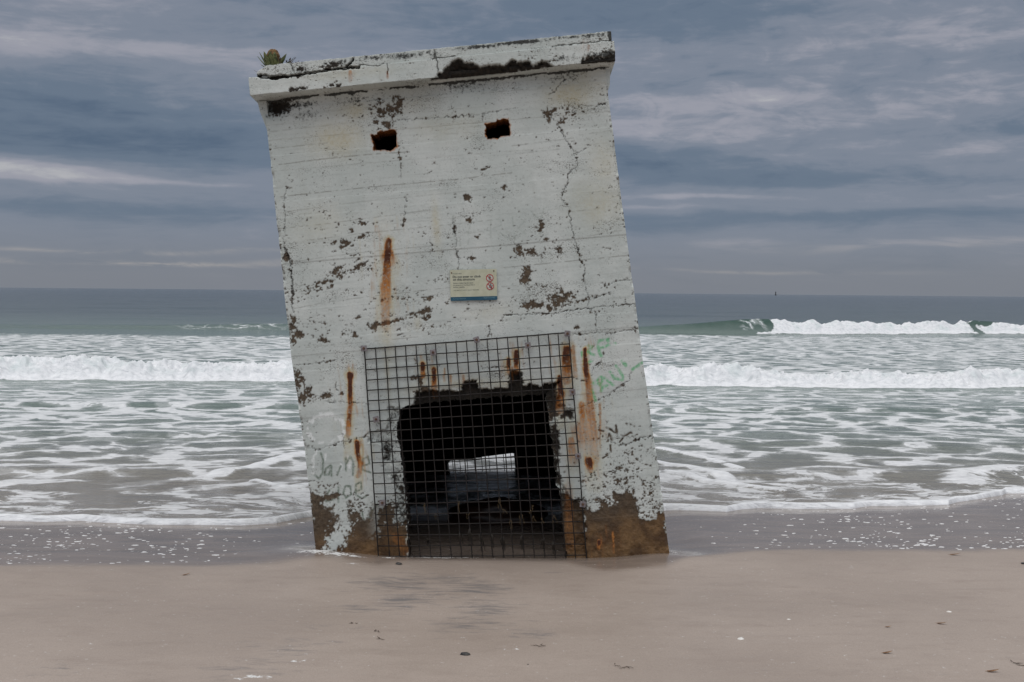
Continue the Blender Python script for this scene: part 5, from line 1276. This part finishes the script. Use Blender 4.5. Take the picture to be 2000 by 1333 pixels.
# warped angles so that the large shapes get ragged edges
wz = N.noise(N.comb(N.mul(az, .06), N.mul(el, .3), 0), 1.0, 4, .55).outputs['Color']
wx = N.xyz(wz)
azw = N.add(az, N.mul(N.sub(wx[0], .5), 9.0)); elw = N.add(el, N.mul(N.sub(wx[1], .5), 1.7))
def px_(x): return (x - 1000) * .0243
def py_(y): return (571 - y) * .0243
def gauss(x, y, rx, ry, amt, tilt=0.0):
    dx = N.mul(N.sub(azw, px_(x)), 1 / (rx * .0243))
    e_ = N.sub(elw, py_(y))
    if tilt: e_ = N.add(e_, N.mul(N.sub(azw, px_(x)), tilt))
    dy = N.mul(e_, 1 / (ry * .0243))
    q_ = N.add(N.mul(dx, dx), N.mul(dy, dy))
    return N.mul(N.m('EXPONENT', N.mul(q_, -1.0)), amt)
shapes = [(150, 30, 500, 60, .22), (100, 125, 420, 38, .40), (560, 150, 260, 35, .22), (1150, 30, 420, 55, -.30), (0, 222, 620, 46, -.58, .05), (250, 300, 520, 38, -.52, .03), (350, 258, 240, 10, .22),
          (70, 362, 170, 18, .60, .02), (270, 378, 190, 8, .34), (250, 432, 500, 30, -.16), (1500, 110, 330, 60, .10), (1300, 190, 200, 30, .15), (1700, 225, 420, 60, .16), (1900, 140, 250, 60, .22), (1260, 255, 120, 18, .20), (1230, 320, 260, 32, -.42), (1500, 352, 330, 14, -.34, .03),
          (1330, 384, 150, 7, .36), (1250, 405, 150, 6, .22), (1560, 340, 500, 60, .04), (1800, 425, 380, 12, -.40), (1350, 440, 300, 22, -.30), (1750, 475, 340, 10, .20), (1850, 300, 400, 30, .08)]
field = None
for g in shapes:
    v = gauss(*g); field = v if field is None else N.add(field, v)
field = N.add(field, N.mul(N.sub(band, .5), N.step(el, 0, 5, .35, 1.25)))
field = N.add(field, N.mul(N.sub(c1, .5), N.step(el, 3, 9, .1, .85)))
field = N.add(field, N.mul(N.sub(c2, .5), N.step(el, 3, 9, .1, N.step(az, -6, 4, .45, .95))))
field = N.add(field, N.mul(N.sub(wisp, .5), .55))
field = N.add(field, N.mul(N.sub(lump, .5), N.mul(N.step(el, 2.5, 8, .15, .9), N.step(az, -8, 5, .65, 1.0))))
tone = N.m('MULTIPLY_ADD', field, .62, .53, clamp=True)
rmp = N.node('ShaderNodeValToRGB'); N.put(rmp.inputs[0], tone)
cr_ = rmp.color_ramp; cr_.interpolation = 'EASE'
for i, (p, col) in enumerate(((0.0, (.092, .134, .200)), (.30, (.140, .184, .250)), (.55, (.208, .240, .302)), (.80, (.324, .332, .387)), (1.0, (.46, .465, .485)))):
    e_ = cr_.elements[i] if i < 2 else cr_.elements.new(p)
    e_.position = p; e_.color = (*col, 1)
cloud = rmp.outputs[0]
warm = N.step(el, 3.6, .2, 0, 1)
cloud = N.mix(N.mul(warm, .65), cloud, (.208, .218, .240))
low1 = N.add(gauss(330, 520, 300, 5, .9), N.add(gauss(180, 498, 420, 4, .5), N.add(gauss(1420, 525, 260, 4, .35), gauss(1800, 478, 330, 8, .28))))
low1 = N.mul(low1, N.step(wisp, .36, .60))
cloud = N.mix(N.m('MULTIPLY', low1, .62, clamp=True), cloud, (.50, .455, .42))
# overcast dome: brighter towards the zenith and behind the beach
cloud = N.mix(N.step(el, 14, 40), cloud, (.285, .285, .288))
up = N.step(el, 15, 62, 1.0, 3.3)
back = N.step(N.m('ABSOLUTE', az), 40, 170, 1.0, 1.8)
sky = N.node('ShaderNodeTexSky', sky_type='NISHITA'); sky.sun_disc = False
sky.sun_elevation = SUN_EL; sky.sun_rotation = SUN_AZ
cl = N.vm('SCALE', cloud, None, N.mul(up, N.add(1.0, N.mul(N.sub(back, 1.0), N.step(el, 4, 20)))))
bg1 = N.node('ShaderNodeBackground'); N.put(bg1.inputs[0], sky.outputs[0]); bg1.inputs[1].default_value = .05
bg2 = N.node('ShaderNodeBackground'); N.put(bg2.inputs[0], cl); bg2.inputs[1].default_value = 1.0
mx_ = N.node('ShaderNodeMixShader'); mx_.inputs[0].default_value = .95
N.t.links.new(bg1.outputs[0], mx_.inputs[1]); N.t.links.new(bg2.outputs[0], mx_.inputs[2])
out = N.node('ShaderNodeOutputWorld'); N.t.links.new(mx_.outputs[0], out.inputs[0])

sun = bpy.data.lights.new('sun', 'SUN'); sun.energy = .6; sun.angle = R(40); sun.color = (1.0, .97, .93)
so = bpy.data.objects.new('sun', sun); C.objects.link(so)
sd = Vector((math.sin(SUN_AZ) * math.cos(SUN_EL), math.cos(SUN_AZ) * math.cos(SUN_EL), math.sin(SUN_EL)))
so.rotation_euler = sd.to_track_quat('Z', 'Y').to_euler()

# ------------------------------------------------------------------ camera and render
cam = bpy.data.cameras.new('camera'); co_ = bpy.data.objects.new('camera', cam); C.objects.link(co_)
cam.sensor_width = 36; cam.lens = 36 * 2356 / 2000; cam.clip_end = 120000; cam.clip_start = .05
pitch, rl = T['cam']
co_.matrix_world = Matrix.Translation((0, 0, 2.4)) @ Matrix.Rotation(math.pi / 2 - pitch, 4, 'X') @ Matrix.Rotation(rl, 4, 'Z')
S.camera = co_
S.view_settings.view_transform = 'Standard'; S.view_settings.look = 'None'
S.view_settings.exposure = 0; S.view_settings.gamma = 1
S.render.engine = 'CYCLES'
S.cycles.use_denoising = True
S.cycles.max_bounces = 6; S.cycles.diffuse_bounces = 3; S.cycles.glossy_bounces = 3
S.cycles.sample_clamp_indirect = 5
